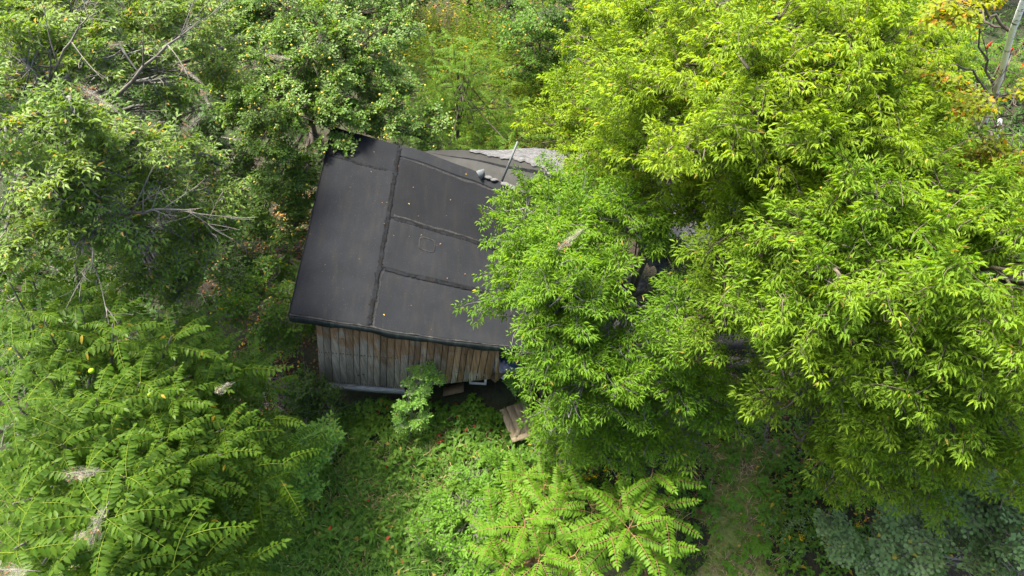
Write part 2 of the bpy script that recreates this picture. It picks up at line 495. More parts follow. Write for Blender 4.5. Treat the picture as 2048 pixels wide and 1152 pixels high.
def _ico():
    t = (1 + 5 ** .5) / 2
    V = nrm(np.array([(-1, t, 0), (1, t, 0), (-1, -t, 0), (1, -t, 0), (0, -1, t), (0, 1, t), (0, -1, -t), (0, 1, -t), (t, 0, -1), (t, 0, 1), (-t, 0, -1), (-t, 0, 1)]))
    F = np.array([(0, 11, 5), (0, 5, 1), (0, 1, 7), (0, 7, 10), (0, 10, 11), (1, 5, 9), (5, 11, 4), (11, 10, 2), (10, 7, 6), (7, 1, 8), (3, 9, 4), (3, 4, 2), (3, 2, 6), (3, 6, 8), (3, 8, 9), (4, 9, 5), (2, 4, 11), (6, 2, 10), (8, 6, 7), (9, 8, 1)])
    out = [(V, F)]
    for _ in range(3):
        V = list(map(tuple, V)); cache = {}; NF = []
        def mid(a, b):
            k = (min(a, b), max(a, b))
            if k not in cache:
                cache[k] = len(V); V.append(tuple(nrm(np.array(V[a]) + np.array(V[b]))))
            return cache[k]
        for a, b, c in F:
            x, y, z = mid(a, b), mid(b, c), mid(c, a)
            NF += [(a, x, z), (b, y, x), (c, z, y), (x, y, z)]
        V = np.array(V); F = np.array(NF); out.append((V, F))
    return out
ICO = _ico()

def u(a, b):
    return float(rng.uniform(a, b))

def bez(a, b, c, n=7):
    t = np.linspace(0, 1, n)[:, None]
    return (1 - t) ** 2 * np.asarray(a) + 2 * t * (1 - t) * np.asarray(b) + t * t * np.asarray(c)

def frames(d, roll=0.3):
    """rotation matrices with columns x = d, z as upright as it can be"""
    d = nrm(d); n = len(d)
    up = np.tile([0.0, 0, 1], (n, 1)) + rng.normal(0, roll, (n, 3)) * [1, 1, 0.3]
    z = nrm(up - (up * d).sum(1, keepdims=True) * d)
    y = np.cross(z, d)
    return np.stack([d, y, z], axis=2)

# ------------------------------------------------------------------ foliage templates
def tpl_boxelder():
    m = Mesh(); L = u(0.42, 0.6)
    tw = np.array([(t * L, 0.02 * math.sin(t * 6), 0.08 * t - 0.16 * t * t) for t in np.linspace(0, 1, 5)])
    m.tube(tw, np.linspace(0.006, 0.0025, 5), 3, 1, False)
    def comp(b, d, k):
        d = nrm(d); pl = u(0.04, 0.08); e = np.asarray(b) + d * pl
        up = np.array([0, 0, 1.0])
        sd = nrm(np.cross(d, up))
        m.leaf(e + d * 0.03, d + [0, 0, u(-0.75, -0.2)], up + d * 0.3, u(0.085, 0.125), u(0.025, 0.034), u(0.15, 0.45), u(0.1, 0.35), 0, 'tiny')
        for q in range(k):
            bb = e - d * 0.028 * q
            for sg in (-1, 1):
                dd = d * u(0.4, 0.8) + sd * sg * u(0.7, 1.0) + np.array([0, 0, u(-0.9, -0.25)])
                m.leaf(bb, dd, up + sd * sg * 0.35, u(0.070, 0.110), u(0.022, 0.030), u(0.15, 0.5), u(0.1, 0.35), 0, 'tiny')
    for i, t in enumerate((0.18, 0.42, 0.66, 0.86)):
        b = np.array([np.interp(t, np.linspace(0, 1, 5), tw[:, j]) for j in range(3)])
        for sg in (-1, 1):
            comp(b, [u(0.25, 0.7), sg * u(0.6, 1.0), u(-0.05, 0.45)], 2 if rng.random() < 0.6 else 1)
    comp(tw[-1], [1, u(-.3, .3), u(0, .4)], 2)
    comp(tw[-1], [0.6, u(.3, .8), u(0.1, .5)], 1); comp(tw[-1], [0.6, u(-.8, -.3), u(0.1, .5)], 1)
    return m.arrays()

def tpl_simple(nl, L0, W0, tl=0.4, side=2, droop=0.3, mi_twig=1, wide=0.42, rounds=False, tiny=False):
    m = Mesh()
    def twig(b, d, ln, k):
        d = nrm(d); pts = [np.asarray(b, float) + d * ln * t + np.array([0, 0, -droop * ln * 0.5 * t * t]) for t in np.linspace(0, 1, 4)]
        m.tube(pts, np.linspace(0.005, 0.002, 4), 3, mi_twig, False)
        for i in range(k):
            t = (i + 0.6) / k
            bb = np.array([np.interp(t, np.linspace(0, 1, 4), np.array(pts)[:, j]) for j in range(3)])
            sd = nrm(np.cross(d, [0, 0, 1.0])); sg = 1 if i % 2 else -1
            dd = d * u(0.3, 0.9) + sd * sg * u(0.5, 1.0) + np.array([0, 0, u(-droop * 1.6, 0.35)])
            nn = np.array([0, 0, 1.0]) + rng.normal(0, 0.35, 3)
            l = L0 * u(0.75, 1.2)
            if rounds:
                m.rleaf(bb + nrm(dd) * 0.03, dd, nn, l, l * W0 / L0, 0, u(0, .15), u(0, .3))
            else:
                m.leaf(bb, dd, nn, l, W0 * u(0.8, 1.15), u(0.05, 0.35), u(0.08, 0.3), 0, 'tiny' if tiny else False, wide)
        dd = d + [0, 0, -0.2]
        (m.rleaf(pts[-1], dd, [0, 0, 1.0], L0, W0) if rounds else m.leaf(pts[-1], dd, [0, 0, 1.0], L0, W0))
    twig([0, 0, 0], [1, 0, 0.12], tl, nl)
    for q in range(side):
        sg = 1 if q % 2 else -1
        twig([tl * u(0.15, 0.6), 0, 0.02], [u(0.5, 0.9), sg * u(0.5, 0.9), u(-0.1, 0.35)], tl * u(0.45, 0.75), max(3, int(nl * 0.6)))
    return m.arrays()

def frond(L=0.55, pairs=9, ll=0.10, lw=0.032, arch=0.35, big=True, hang=0.45, odd=True, taper=0.35):
    m = Mesh()
    ts = np.linspace(0, 1, 6)
    sw = u(-0.08, 0.08)
    pt = lambda t: np.array([L * (t - 0.12 * arch * t * t), sw * L * t * t, L * (0.30 * t - arch * 1.15 * t * t)])
    m.tube([pt(t) for t in ts], np.linspace(0.0042, 0.0016, 6) * (L / 0.5), 3, 1, False)
    for i in range(pairs):
        t = 0.2 + 0.78 * i / (pairs - 1)
        b = pt(t); d = nrm(pt(min(1, t + 0.05)) - pt(t - 0.05))
        sd = nrm(np.cross(d, [0, 0, 1.0])); n = np.cross(sd, d)
        prof = 1 - taper * abs(2 * (t - 0.5)) ** 1.6
        for sg in (-1, 1):
            dd = sd * sg * 0.95 + d * u(0.15, 0.5) - n * u(0.2, 1.0) * hang
            m.leaf(b + d * u(-.008, .008), dd, n + sd * sg * u(0.2, 0.5), ll * prof * u(0.88, 1.1), lw * u(0.85, 1.12), u(0.1, 0.35), u(0.05, 0.28), 0, big, tint=u(0.35, 0.65))
    if odd:
        m.leaf(pt(1), nrm(pt(1) - pt(.9)), [0, 0, 1.0], ll * 0.8, lw, 0.2, 0.15, 0, big)
    return m.arrays()

def tpl_palmate(k=5, L0=0.09, W0=0.045, nl=3):
    m = Mesh()
    for q in range(nl):
        a0 = u(0, 6.28); b = np.array([u(-.1, .1), u(-.1, .1), 0]); h = u(0.05, 0.18)
        top = b + [0.04 * math.cos(a0), 0.04 * math.sin(a0), h]
        m.tube([b, top], 0.0025, 3, 1, False)
        for i in range(k):
            a = a0 + (i - (k - 1) / 2) * (1.15 if k > 3 else 1.5)
            m.leaf(top, [math.cos(a), math.sin(a), u(-.35, 0.05)], [0, 0, 1.0], L0 * u(.8, 1.15), W0 * u(.85, 1.1), 0.2, 0.15, 0, True, tint=u(.4, .6))
    return m.arrays()

def tpl_grass(nb=14, h=0.26, spread=0.07, w=0.007, flop=0.7):
    m = Mesh()
    for i in range(nb):
        a = u(0, 6.28); r0 = u(0, spread); l = h * u(0.55, 1.3); f = flop * u(0.4, 1.5)
        b = np.array([r0 * math.cos(a), r0 * math.sin(a), -0.02]); a += u(-.8, .8)
        o = np.array([math.cos(a), math.sin(a), 0]); sd = np.array([-o[1], o[0], 0]) * w * u(.7, 1.3)
        p1 = b + o * l * .22 * f + [0, 0, l * .55]; p2 = b + o * l * .75 * f + [0, 0, l * (0.95 - .45 * f)]
        m.add([b - sd, b + sd, p1 - sd * .9, p1 + sd * .9, p2], [(0, 1, 3), (0, 3, 2), (2, 3, 4)], 0, u(.3, .7))
    return m.arrays()

def tpl_weed(h=0.3, nl=9, L0=0.09, W0=0.035):
    m = Mesh(); lx, ly = u(-.25, .25), u(-.25, .25)
    pt = lambda t: np.array([lx * h * t * t, ly * h * t * t, h * t])
    m.tube([pt(t) for t in (0, .5, 1)], (0.004, 0.003, 0.002), 3, 1, False)
    for i in range(nl):
        t = 0.2 + 0.8 * i / nl; a = i * 2.4 + u(-.3, .3)
        m.leaf(pt(t), [math.cos(a), math.sin(a), u(-.2, .5)], [0, 0, 1.0], L0 * u(.7, 1.2), W0 * u(.8, 1.2), u(.2, .5), .15, 0, False, tint=u(.35, .65))
    return m.arrays()

def tpl_tall(h=0.8, nl=26, L0=0.085, W0=0.014, flower=False):
    m = Mesh(); lx, ly = u(-.18, .18), u(-.18, .18)
    pt = lambda t: np.array([lx * h * t * t, ly * h * t * t, h * t])
    m.tube([pt(t) for t in (0, .5, 1)], (0.005, 0.004, 0.002), 3, 1, False)
    for i in range(nl):
        t = 0.15 + 0.85 * i / nl; a = i * 2.4 + u(-.3, .3)
        m.leaf(pt(t), [math.cos(a), math.sin(a), u(0, .8)], [0, 0, 1.0], L0 * u(.7, 1.2), W0 * u(.8, 1.3), u(.2, .5), .1, 0, 'tiny', tint=u(.35, .65))
    if flower:
        for i in range(7):
            a = u(0, 6.28); e = pt(1) + [0.11 * math.cos(a), 0.11 * math.sin(a), u(-.02, .06)]
            for q in range(5):
                m.ball(pt(0.93) * (1 - q / 4) + e * q / 4 + rng.normal(0, .006, 3), 0.011, 0, 2)
    return m.arrays()

def tpl_conifer(L=0.45):
    m = Mesh()
    def tw(b, d, ln):
        d = nrm(d); b = np.asarray(b, float)
        m.tube([b, b + d * ln], (0.004, 0.002), 3, 1, False)
        k = int(ln / 0.02)
        for i in range(k):
            a = rng.normal(0, 1, 3); a = nrm(a - (a @ d) * d); a[2] = abs(a[2]) * .6
            p = b + d * ln * i / k; t = p + nrm(a + d * .9) * .045; s2 = nrm(np.cross(a, d)) * .006
            m.add([p - s2, p + s2, t], [(0, 1, 2)], 0, u(.3, .7))
    tw([0, 0, 0], [1, 0, 0.05], L)
    for i in range(7):
        tw([L * (0.1 + 0.12 * i), 0, 0], [0.7, (1 if i % 2 else -1) * 0.8, u(-.15, .1)], L * 0.5 * (1 - i / 9))
    return m.arrays()

T_BOX = [tpl_boxelder() for _ in range(7)]
T_CHERRY = [tpl_simple(11, 0.085, 0.031, 0.40, 3, 0.35, tiny=True) for _ in range(6)]
T_APPLE = [tpl_simple(10, 0.060, 0.036, 0.30, 3, 0.15, tiny=True) for _ in range(6)]
T_SHRUB = [tpl_simple(9, 0.075, 0.042, 0.34, 2, 0.2) for _ in range(6)]
T_ASH = [tpl_simple(10, 0.085, 0.040, 0.36, 3, 0.15) for _ in range(5)]
T_POPLAR = [tpl_simple(9, 0.060, 0.055, 0.36, 3, 0.15, rounds=True) for _ in range(5)]
T_BIRCH = [tpl_simple(9, 0.075, 0.05, 0.36, 2, 0.5) for _ in range(5)]
T_CONIF = [tpl_conifer() for _ in range(4)]
T_PALM = [tpl_palmate() for _ in range(5)]
T_GRASS = [tpl_grass() for _ in range(6)]
T_DRYG = [tpl_grass(10, 0.2, 0.06, 0.005, 1.1) for _ in range(3)]
T_WEED = [tpl_weed() for _ in range(6)]
T_HERB = [tpl_weed(0.12, 7, 0.12, 0.05) for _ in range(4)]
T_TALL = [tpl_tall(0.8, 18, 0.095, 0.019) for _ in range(5)]
T_GOLD = [tpl_tall(0.85, 26, 0.085, 0.014, True) for _ in range(3)]
W_FROND = [frond(u(.46, .56), int(rng.integers(9, 12)), 0.112, 0.040, u(.35, .7), hang=.65) for _ in range(10)]
W_LOW = [frond(u(.42, .54), 9, 0.115, 0.042, u(.35, .7), 'tiny', .6) for _ in range(5)]
H_FROND = [frond(u(.72, .9), int(rng.integers(11, 14)), 0.145, 0.044, u(.2, .45), hang=0.35) for _ in range(8)]
S_FROND = [frond(u(.38, .5), 8, 0.085, 0.027, u(.2, .5), False) for _ in range(6)]
F_FROND = [frond(u(.4, .55), 14, 0.085, 0.017, u(.25, .45), False, 0.12, False, 0.7) for _ in range(4)]
R_FROND = [frond(u(.48, .6), 10, 0.115, 0.036, u(.3, .5), False, 0.5) for _ in range(4)]

# ------------------------------------------------------------------ tree builder
def enrich(lobes, k=2, f=.58):
    """smaller boughs leaning out between the main ones"""
    out = []
    for (x, y, z, r) in lobes:
        out.append((x, y, z, r * .84))
        for q in range(k):
            a = u(0, 6.28); out.append((x + math.cos(a) * r * u(.6, .95), y + math.sin(a) * r * u(.45, .8), z + u(-.7, .15), r * f * u(.7, 1.1)))
    return out

def lobe_world(lobes):
    out = []
    for (x, y, z, r) in lobes:
        p = P(x, y, z)
        out.append((p, r / PPM(p)))
    return out

def shell_points(lobes, dens, lo=0.62, hi=1.05, low_cut=-0.35, flat=0.85, per=6, spread=0.20):
    """tufts: bough ends spread over the lobes, each carrying several sprays that fan out and droop"""
    pos, nor, tint, idx = [], [], [], []
    for i, (c, r) in enumerate(lobes):
        n = max(2, int(dens * r * r * 7.0 / per))
        d = nrm(rng.normal(0, 1, (n * 3, 3)))
        keep = (d[:, 2] > low_cut) | (rng.random(n * 3) < 0.25)
        d = d[keep][:n]; n = len(d)
        ph = rng.uniform(0, 6.28, 6)
        bumpy = 1 + 0.16 * np.sin(d[:, 0] * 4 + ph[0]) + 0.14 * np.sin(d[:, 1] * 5 + ph[1]) + 0.14 * np.sin(d[:, 2] * 5 + ph[2] + d[:, 0] * 3)
        rad = r * bumpy * (lo + (hi - lo) * rng.random(n) ** 0.5)
        cen = c + d * rad[:, None] * [1, 1, flat]
        sp = min(spread, r * 0.55)
        off = rng.normal(0, 1, (n, per, 3)); off = nrm(off) * (sp * rng.random((n, per, 1)) ** 0.5) * [1, 1, 0.55]
        p = (cen[:, None, :] + off).reshape(-1, 3)
        nn = nrm(off * 1.3 / sp + d[:, None, :] * 0.7 + [0, 0, 0.15]).reshape(-1, 3)
        tl = u(-0.12, 0.12)
        t0 = 0.5 + tl + rng.normal(0, 0.16, n)
        pos.append(p); nor.append(nn)
        tint.append(np.clip(np.repeat(t0, per) + rng.normal(0, 0.09, n * per), 0, 1)); idx.append(np.full(n * per, i))
    return np.vstack(pos), np.vstack(nor), np.concatenate(tint), np.concatenate(idx)

def skeleton(root, base, lobes, bark, tr, trunk_top=0.6, limbs=True, lean=(0, 0), limb_r=0.045, trunk=None, twigs=None):
    C = np.array([c for c, r in lobes]); top = C[:, 2].max()
    mean = C.mean(0)
    if trunk is None:
        e = np.array([base[0] * .45 + mean[0] * .55 + lean[0], base[1] * .45 + mean[1] * .55 + lean[1], base[2] + (top - base[2]) * trunk_top])
        mid = (np.asarray(base) + e) / 2 + [u(-.2, .2), u(-.2, .2), 0.2]
        trunk = bez(np.asarray(base) - [0, 0, 0.15], mid, e, 9)
    m = Mesh()
    m.tube(trunk, np.linspace(tr * 1.2, tr * 0.5, len(trunk)), 9)
    m.obj('trunk', [bark], root, base, smooth=True)
    if limbs:
        for (c, r) in lobes:
            k = int(np.clip(np.searchsorted(trunk[:, 2], c[2] - 0.35 * np.linalg.norm(c[:2] - trunk[-1][:2]) - 0.3), 2, len(trunk) - 1))
            a = trunk[k]
            mid = a * 0.45 + c * 0.55 + np.array([u(-.25, .25), u(-.25, .25), u(0.0, 0.45)])
            pts = bez(a, mid, c + [0, 0, r * 0.25], 8)
            pts[1:-1] += rng.normal(0, 0.03, (6, 3))
            ln = np.linalg.norm(c - a)
            m = Mesh()
            r0 = limb_r * (0.6 + 0.25 * ln ** .5)
            m.tube(pts, np.linspace(r0, r0 * 0.3, 8), 6)
            for q in range(4):                                   # side boughs of this limb
                k2 = int(rng.integers(3, 8)); d = nrm(rng.normal(0, 1, 3) * [1, 1, .5]); e = c + d * r * 0.85
                mm = (pts[k2] + e) / 2 + rng.normal(0, .1, 3)
                m.tube(bez(pts[k2], mm, e, 5), np.linspace(r0 * .38, r0 * .12, 5), 4)
            m.obj('limb', [bark], root, base, smooth=True)

TRI = [0]
def tree(name, label, cat, base, lobes, tpls, mats, bark, dens, tr=0.1, scale=1.0, outw=0.55, droop=0.0, world=False, group=None,
         fruit=None, keep=None, lo=0.62, flat=0.85, per=6, spread=.2, rich=0, twigs=True, crown='crown', **kw):
    base = np.asarray(base, float)
    if rich:
        lobes = enrich(lobes, rich)
    lb = lobes if world else lobe_world(lobes)
    root = empty(name, base, label, cat, group)
    skeleton(root, base, lb, bark, tr, **kw)
    pos, nor, tint, idx = shell_points(lb, dens, lo=lo, flat=flat, per=per, spread=spread)
    if keep is not None:
        k = keep(pos); pos, nor, tint, idx = pos[k], nor[k], tint[k], idx[k]
    d = nor * outw + rng.normal(0, 0.45, nor.shape) * [1, 1, 0.35] + [0, 0, 0.12 - droop]
    d[:, 2] = np.clip(d[:, 2], -0.6, 0.75)
    Ms = frames(d) * (scale * rng.uniform(0.8, 1.2, len(d)))[:, None, None]
    pos = pos - (nrm(d) * 0.28 * scale)
    m = Mesh()
    which = rng.integers(0, len(tpls), len(d))
    for i, t in enumerate(tpls):
        s = which == i
        if s.any():
            m.place(t, Ms[s], pos[s], tint[s])
    TRI[0] += m.tris()
    m.obj(crown, mats, root, base, 'stuff')
    if twigs:
        m = Mesh()
        sel = np.nonzero(rng.random(len(pos)) < 0.22)[0]
        for i in sel[:260]:
            c, r = lb[idx[i]]
            a = c + (pos[i] - c) * u(0.0, 0.35)
            m.tube(bez(a, (a + pos[i]) / 2 + rng.normal(0, .07, 3), pos[i], 4), np.linspace(.012, .005, 4) * max(.6, scale), 3, 0, False)
        if m.n:
            TRI[0] += m.tris()
            m.obj('twigs', [bark], root, base, 'stuff')
    if fruit:
        fm, fr, num = fruit
        m = Mesh()
        for i in rng.choice(len(pos), min(num, len(pos)), replace=False):
            m.ball(pos[i] + nor[i] * u(0.1, .3) + [0, 0, u(-.1, .1)], fr * u(.8, 1.15), 0, 0, tint=u(0, 1))
        m.obj('fruit', [fm], root, base, 'stuff')
    return root

def frond_meshes(name, tpls, mats):
    return [mesh_from(name, t[0], t[1], t[2], mats, t[3]) for t in tpls]

def put_frond(root, base, me, pos, yaw, pitch, sc, roll=0.0, name='frond'):
    o = link(name, me, root)
    Mx = Matrix.Translation(Vector((np.asarray(pos) - base).tolist())) @ Matrix.Rotation(yaw, 4, 'Z') @ Matrix.Rotation(-pitch, 4, 'Y') @ Matrix.Rotation(roll, 4, 'X') @ Matrix.Scale(sc, 4)
    o.matrix_local = Mx
    return o

def frond_tree(name, label, cat, base, tips, tpls, mats, bark, tr=0.08, per=7, limit=300, scale=1.0, pitch=(0.05, 0.6), group=None, fill=0, fill_tpls=None, stem_r=0.014, shoot=0.35, fork=(0.25, 0.6), stem_mat=None, **kw):
    """tips: (world position, weight) of shoot ends that carry rosettes of long compound leaves"""
    base = np.asarray(base, float)
    root = empty(name, base, label, cat, group)
    lb = [(np.asarray(t, float) - [0, 0, 0.3], 0.3) for t in tips]
    skeleton(root, base, lb, bark, tr, limbs=False, **kw)
    tk = np.asarray(base)
    C = np.array([c for c, r in lb]); mean = C.mean(0); top = C[:, 2].max()
    if stem_mat:
        mats = [mats[0], stem_mat]
    mes = frond_meshes('frond', tpls, mats)
    cnt = 0
    rest = Mesh()
    for ti, tip in enumerate(tips):
        tip = np.asarray(tip, float)
        a = base + (np.array([mean[0], mean[1], top]) - base) * u(*fork)
        mid = np.array([(a[0] + tip[0] * 2) / 3, (a[1] + tip[1] * 2) / 3, a[2] * .5 + tip[2] * .5 - 0.1])
        m = Mesh(); pts = bez(a, mid, tip, 7)
        m.tube(pts, np.linspace(stem_r * 2.2, stem_r * .6, 7), 5)
        m.obj('limb', [bark], root, base, smooth=True)
        y0 = u(0, 6.28)
        k = per + int(rng.integers(-1, 2))
        for q in range(k):
            yaw = y0 + q * 2.399 + u(-.2, .2); f = q / max(1, k - 1)
            p = tip - np.array([0, 0, 1.0]) * shoot * scale * f * 0.5 + nrm(pts[-1] - pts[-3]) * (-shoot * 0.5 * f)
            pt = pitch[1] + (pitch[0] - pitch[1]) * f + u(-.15, .15)
            i = int(rng.integers(0, len(mes))); sc = scale * u(.8, 1.15) * (0.75 + 0.25 * f)
            if cnt < limit:
                put_frond(root, base, mes[i], p, yaw, pt, sc, u(-.25, .25)); cnt += 1
            else:
                fm = np.array((Matrix.Rotation(yaw, 3, 'Z') @ Matrix.Rotation(-pt, 3, 'Y')))
                rest.place(tpls[i], (fm * sc)[None], p[None], np.array([u(.3, .7)]))
    if fill and fill_tpls:
        for q in range(fill):
            t = np.asarray(tips[int(rng.integers(0, len(tips)))])
            p = t + [u(-.5, .5), u(-.5, .5), u(-2.2, -.75)]
            fm = np.array((Matrix.Rotation(u(0, 6.28), 3, 'Z') @ Matrix.Rotation(-u(-.2, .6), 3, 'Y')))
            tp = fill_tpls[int(rng.integers(0, len(fill_tpls)))]
            rest.place(tp, (fm * scale * u(.8, 1.2))[None], p[None], np.array([u(.2, .6)]))
    if rest.n:
        TRI[0] += rest.tris()
        rest.obj('crown', mats, root, base, 'stuff')
    return root

# ================================================================== SETTING
# ground: fine near the shed, one sheet out to the horizon
def ground():
    xs = np.concatenate([[-600, -250, -120, -60, -35], np.linspace(-22, 22, 111), [35, 60, 120, 250, 600]])
    ys = np.concatenate([[-300, -100, -40, -15], np.linspace(-4, 34, 96), [45, 70, 120, 250, 600]])
    X, Y = np.meshgrid(xs, ys)
    Z = gz(np.clip(X, -24, 24), np.clip(Y, -6, 38)) + rng.normal(0, 0.012, X.shape)
    V = np.stack([X, Y, Z], -1).reshape(-1, 3)
    ny, nx = X.shape
    i = np.arange((ny - 1) * (nx - 1)); r, c = i // (nx - 1), i % (nx - 1); a = r * nx + c
    F = np.stack([a, a + 1, a + nx + 1, a + nx], 1)
    link('ground', mesh_from('ground', V, F, None, ['soil'], smooth=True), kind='structure')
ground()

# bare earth path at the lower right, a sheet just above the soil
m, nt, b, out = newmat('path_earth')
n2 = noise(nt, 9, 6, 0.7); n3 = noise(nt, 2.2, 4, 0.6)
earth = ramp(nt, n2, [(0.3, (0.055, 0.040, 0.022)), (0.55, (0.145, 0.108, 0.058)), (0.75, (0.250, 0.195, 0.105))])
moss2 = ramp(nt, n2, [(0.3, (0.080, 0.105, 0.020)), (0.7, (0.190, 0.225, 0.045))])
nt.links.new(mixcol(nt, ramp(nt, n3, [(0.38, (0, 0, 0)), (0.52, (1, 1, 1))]), earth, moss2), b.inputs['Base Color'])
b.inputs['Roughness'].default_value = 0.95
bump(nt, b, n2, 0.8, 0.04)
def path():
    mid = np.array([G(1500, 880), G(1490, 960), G(1480, 1060), G(1460, 1180), G(1440, 1400)]); t = np.linspace(0, 1, 60)
    c = np.stack([np.interp(t, np.linspace(0, 1, 5), mid[:, j]) for j in range(3)], 1)
    ws_ = np.linspace(-1, 1, 13); hw = .62 + .12 * np.sin(t * 19) + .06 * np.sin(t * 47)
    X = c[:, 0][:, None] + ws_[None] * hw[:, None]; Y = np.repeat(c[:, 1][:, None], 13, 1)
    V = np.stack([X, Y, gz(X, Y) + .034 - .05 * np.abs(ws_)[None] ** 6], -1).reshape(-1, 3)
    F = np.array([(r * 13 + q, r * 13 + q + 1, (r + 1) * 13 + q + 1, (r + 1) * 13 + q) for r in range(59) for q in range(12)])
    link('path', mesh_from('path', V, F, None, ['path_earth'], smooth=True), kind='structure')
path()

# ================================================================== SHED
EU = [0, .26, .5, .71, 1.0]
EAVE = np.array([P(578, 632, 2.40), P(732, 655, 2.36), P(872, 679, 2.30), P(1000, 693, 2.27), P(1172, 712, 2.24)])
RU = [0, .27, .39, .58, .75, 1.0]
RIDGE = np.array([P(664, 254, 3.30), P(800, 290, 3.25), P(860, 308, 3.2), P(960, 346, 3.12), P(1050, 386, 3.05), P(1165, 428, 2.95)])

def curve(U, K, t):
    t = np.asarray(t, float)
    return np.stack([np.interp(t, U, K[:, j]) for j in range(3)], -1)

def smooth_curve(U, K):
    tt = np.linspace(0, 1, 81); c = curve(U, K, tt)
    k = np.hanning(15); k /= k.sum()
    ext = np.vstack([c[0] + (c[0] - c[1]) * np.arange(7, 0, -1)[:, None], c, c[-1] + (c[-1] - c[-2]) * np.arange(1, 8)[:, None]])
    s = np.stack([np.convolve(ext[:, j], k, 'valid') for j in range(3)], -1)
    return tt, s
_te, _E = smooth_curve(EU, EAVE)
_tr, _Rg = smooth_curve(RU, RIDGE)

def roof(uu, vv, lift=0.0):
    uu = np.asarray(uu, float); vv = np.asarray(vv, float)
    p = curve(_te, _E, uu) * (1 - vv[..., None]) + curve(_tr, _Rg, uu) * vv[..., None]
    s = -0.05 * np.sin(np.pi * vv) * (0.4 + 0.6 * uu)
    # the felt sags and creases towards the far right
    q = (uu - 0.62) * 1.0 + (vv - 0.72) * 0.55
    s = s - 0.10 * np.exp(-((q) / 0.05) ** 2) * np.clip((uu - 0.45) * 4, 0, 1) * np.clip((vv - .3) * 3, 0, 1)
    s = s + 0.012 * np.sin(uu * 31 + vv * 7) * np.sin(vv * 9 + uu * 5) + 0.006 * np.sin(vv * 40 + uu * 13)
    s = s + 0.03 * np.sin(uu * 60) * np.clip((vv - .93) * 14, 0, 1) * np.clip((uu - .55) * 5, 0, 1)
    p[..., 2] = p[..., 2] + s + lift
    return p

def slab(fn, u0, u1, v0, v1, nu, nv, t0, t1, warp=0.0):
    """closed sheet between lifts t0 (underside) and t1 (top) over a u, v patch"""
    U, Vv = np.meshgrid(np.linspace(u0, u1, nu), np.linspace(v0, v1, nv))
    if warp:
        ph = rng.uniform(0, 6.28, 4)
        e = warp * (np.sin(U * 40 + ph[0]) * .5 + np.sin(U * 90 + ph[1]) * .5 + rng.normal(0, .8, U.shape))
        edge = ((np.arange(nv) == 0) | (np.arange(nv) == nv - 1))[:, None]
        Vv = Vv + e * edge
        e2 = warp * (np.sin(Vv * 40 + ph[2]) * .5 + np.sin(Vv * 90 + ph[3]) * .5 + rng.normal(0, .8, U.shape))
        edge2 = ((np.arange(nu) == 0) | (np.arange(nu) == nu - 1))[None, :]
        U = U + e2 * edge2
    A = fn(U, Vv, t1).reshape(-1, 3); B = fn(U, Vv, t0).reshape(-1, 3)
    N = nu * nv; F = []
    for r in range(nv - 1):
        for c in range(nu - 1):
            a = r * nu + c
            F += [(a, a + 1, a + nu + 1, a + nu), (N + a, N + a + nu, N + a + nu + 1, N + a + 1)]
    per = [c for c in range(nu)] + [r * nu + nu - 1 for r in range(1, nv)] + [(nv - 1) * nu + c for c in range(nu - 2, -1, -1)] + [r * nu for r in range(nv - 2, 0, -1)]
    for i in range(len(per)):
        a, b2 = per[i], per[(i + 1) % len(per)]
        F.append((a, N + a, N + b2, b2))
    return np.vstack([A, B]), np.array(F)

shed_base = np.array([-1.5, 8.2, 0.0])
shed = empty('shed', shed_base, 'leaning plank shed with dark felt roof in the clearing', 'shed')

def shed_part(name, V, F, mat, parent=shed, smooth=False, label=None):
    o = link(name, mesh_from(name, V - shed_base, F, None, [mat], smooth=smooth), parent)
    if label:
        o['label'] = label
    return o

V, F = slab(roof, 0.0, 1.0, 0.0, 1.0, 50, 40, -0.05, 0.0)
roof_o = shed_part('roof', V, F, 'felt', smooth=False)
# felt sheets laid over the roof deck
SEAM = 0.262
for (a, b2, c, d, n1, n2, t) in ((0.002, SEAM + .008, .002, .835, 24, 60, .0120), (0.002, SEAM + .008, .825, .998, 24, 16, .0120),
                                 (SEAM + .016, .998, .002, .285, 60, 24, .0120), (SEAM + .016, .998, .305, .565, 60, 24, .0120),
                                 (SEAM + .016, .998, .575, .925, 60, 30, .0120), (SEAM + .016, .998, .935, .998, 60, 8, .0120)):
    V, F = slab(roof, a, b2, c, d, n1, n2, 0.003, t)
    shed_part('felt_sheet', V, F, 'felt', roof_o)
# tarred laps
for (a, b2, c, d, n1, n2, t) in ((SEAM + .001, SEAM + .016, .02, .985, 4, 220, .0138), (SEAM + .03, .97, .289, .306, 220, 4, .0136),
                                 (SEAM + .03, .97, .563, .577, 220, 4, .0140), (.01, SEAM - .02, .824, .838, 90, 4, .0136)):
    V, F = slab(roof, a, b2, c, d, n1, n2, 0.004, t, 0.0028)
    shed_part('tar_gap_strip', V, F, 'felt_tar_gap', roof_o)
# chalky lap edges
for (a, b2, c, d, n1, n2, t) in ((SEAM + .03, .96, .916, .9245, 160, 3, .0160), (SEAM + .03, .97, .584, .592, 160, 3, .0158), (SEAM + .022, SEAM + .026, .0, .28, 3, 90, .0155)):
    V, F = slab(roof, a, b2, c, d, n1, n2, 0.004, t, 0.002)
    shed_part('lap_edge', V, F, 'felt_chalk', roof_o)
V, F = slab(roof, 0.0, 1.0, .0, .007, 160, 3, 0.004, .0162, .0012)
shed_part('lap_edge', V, F, 'felt_chalk', roof_o)
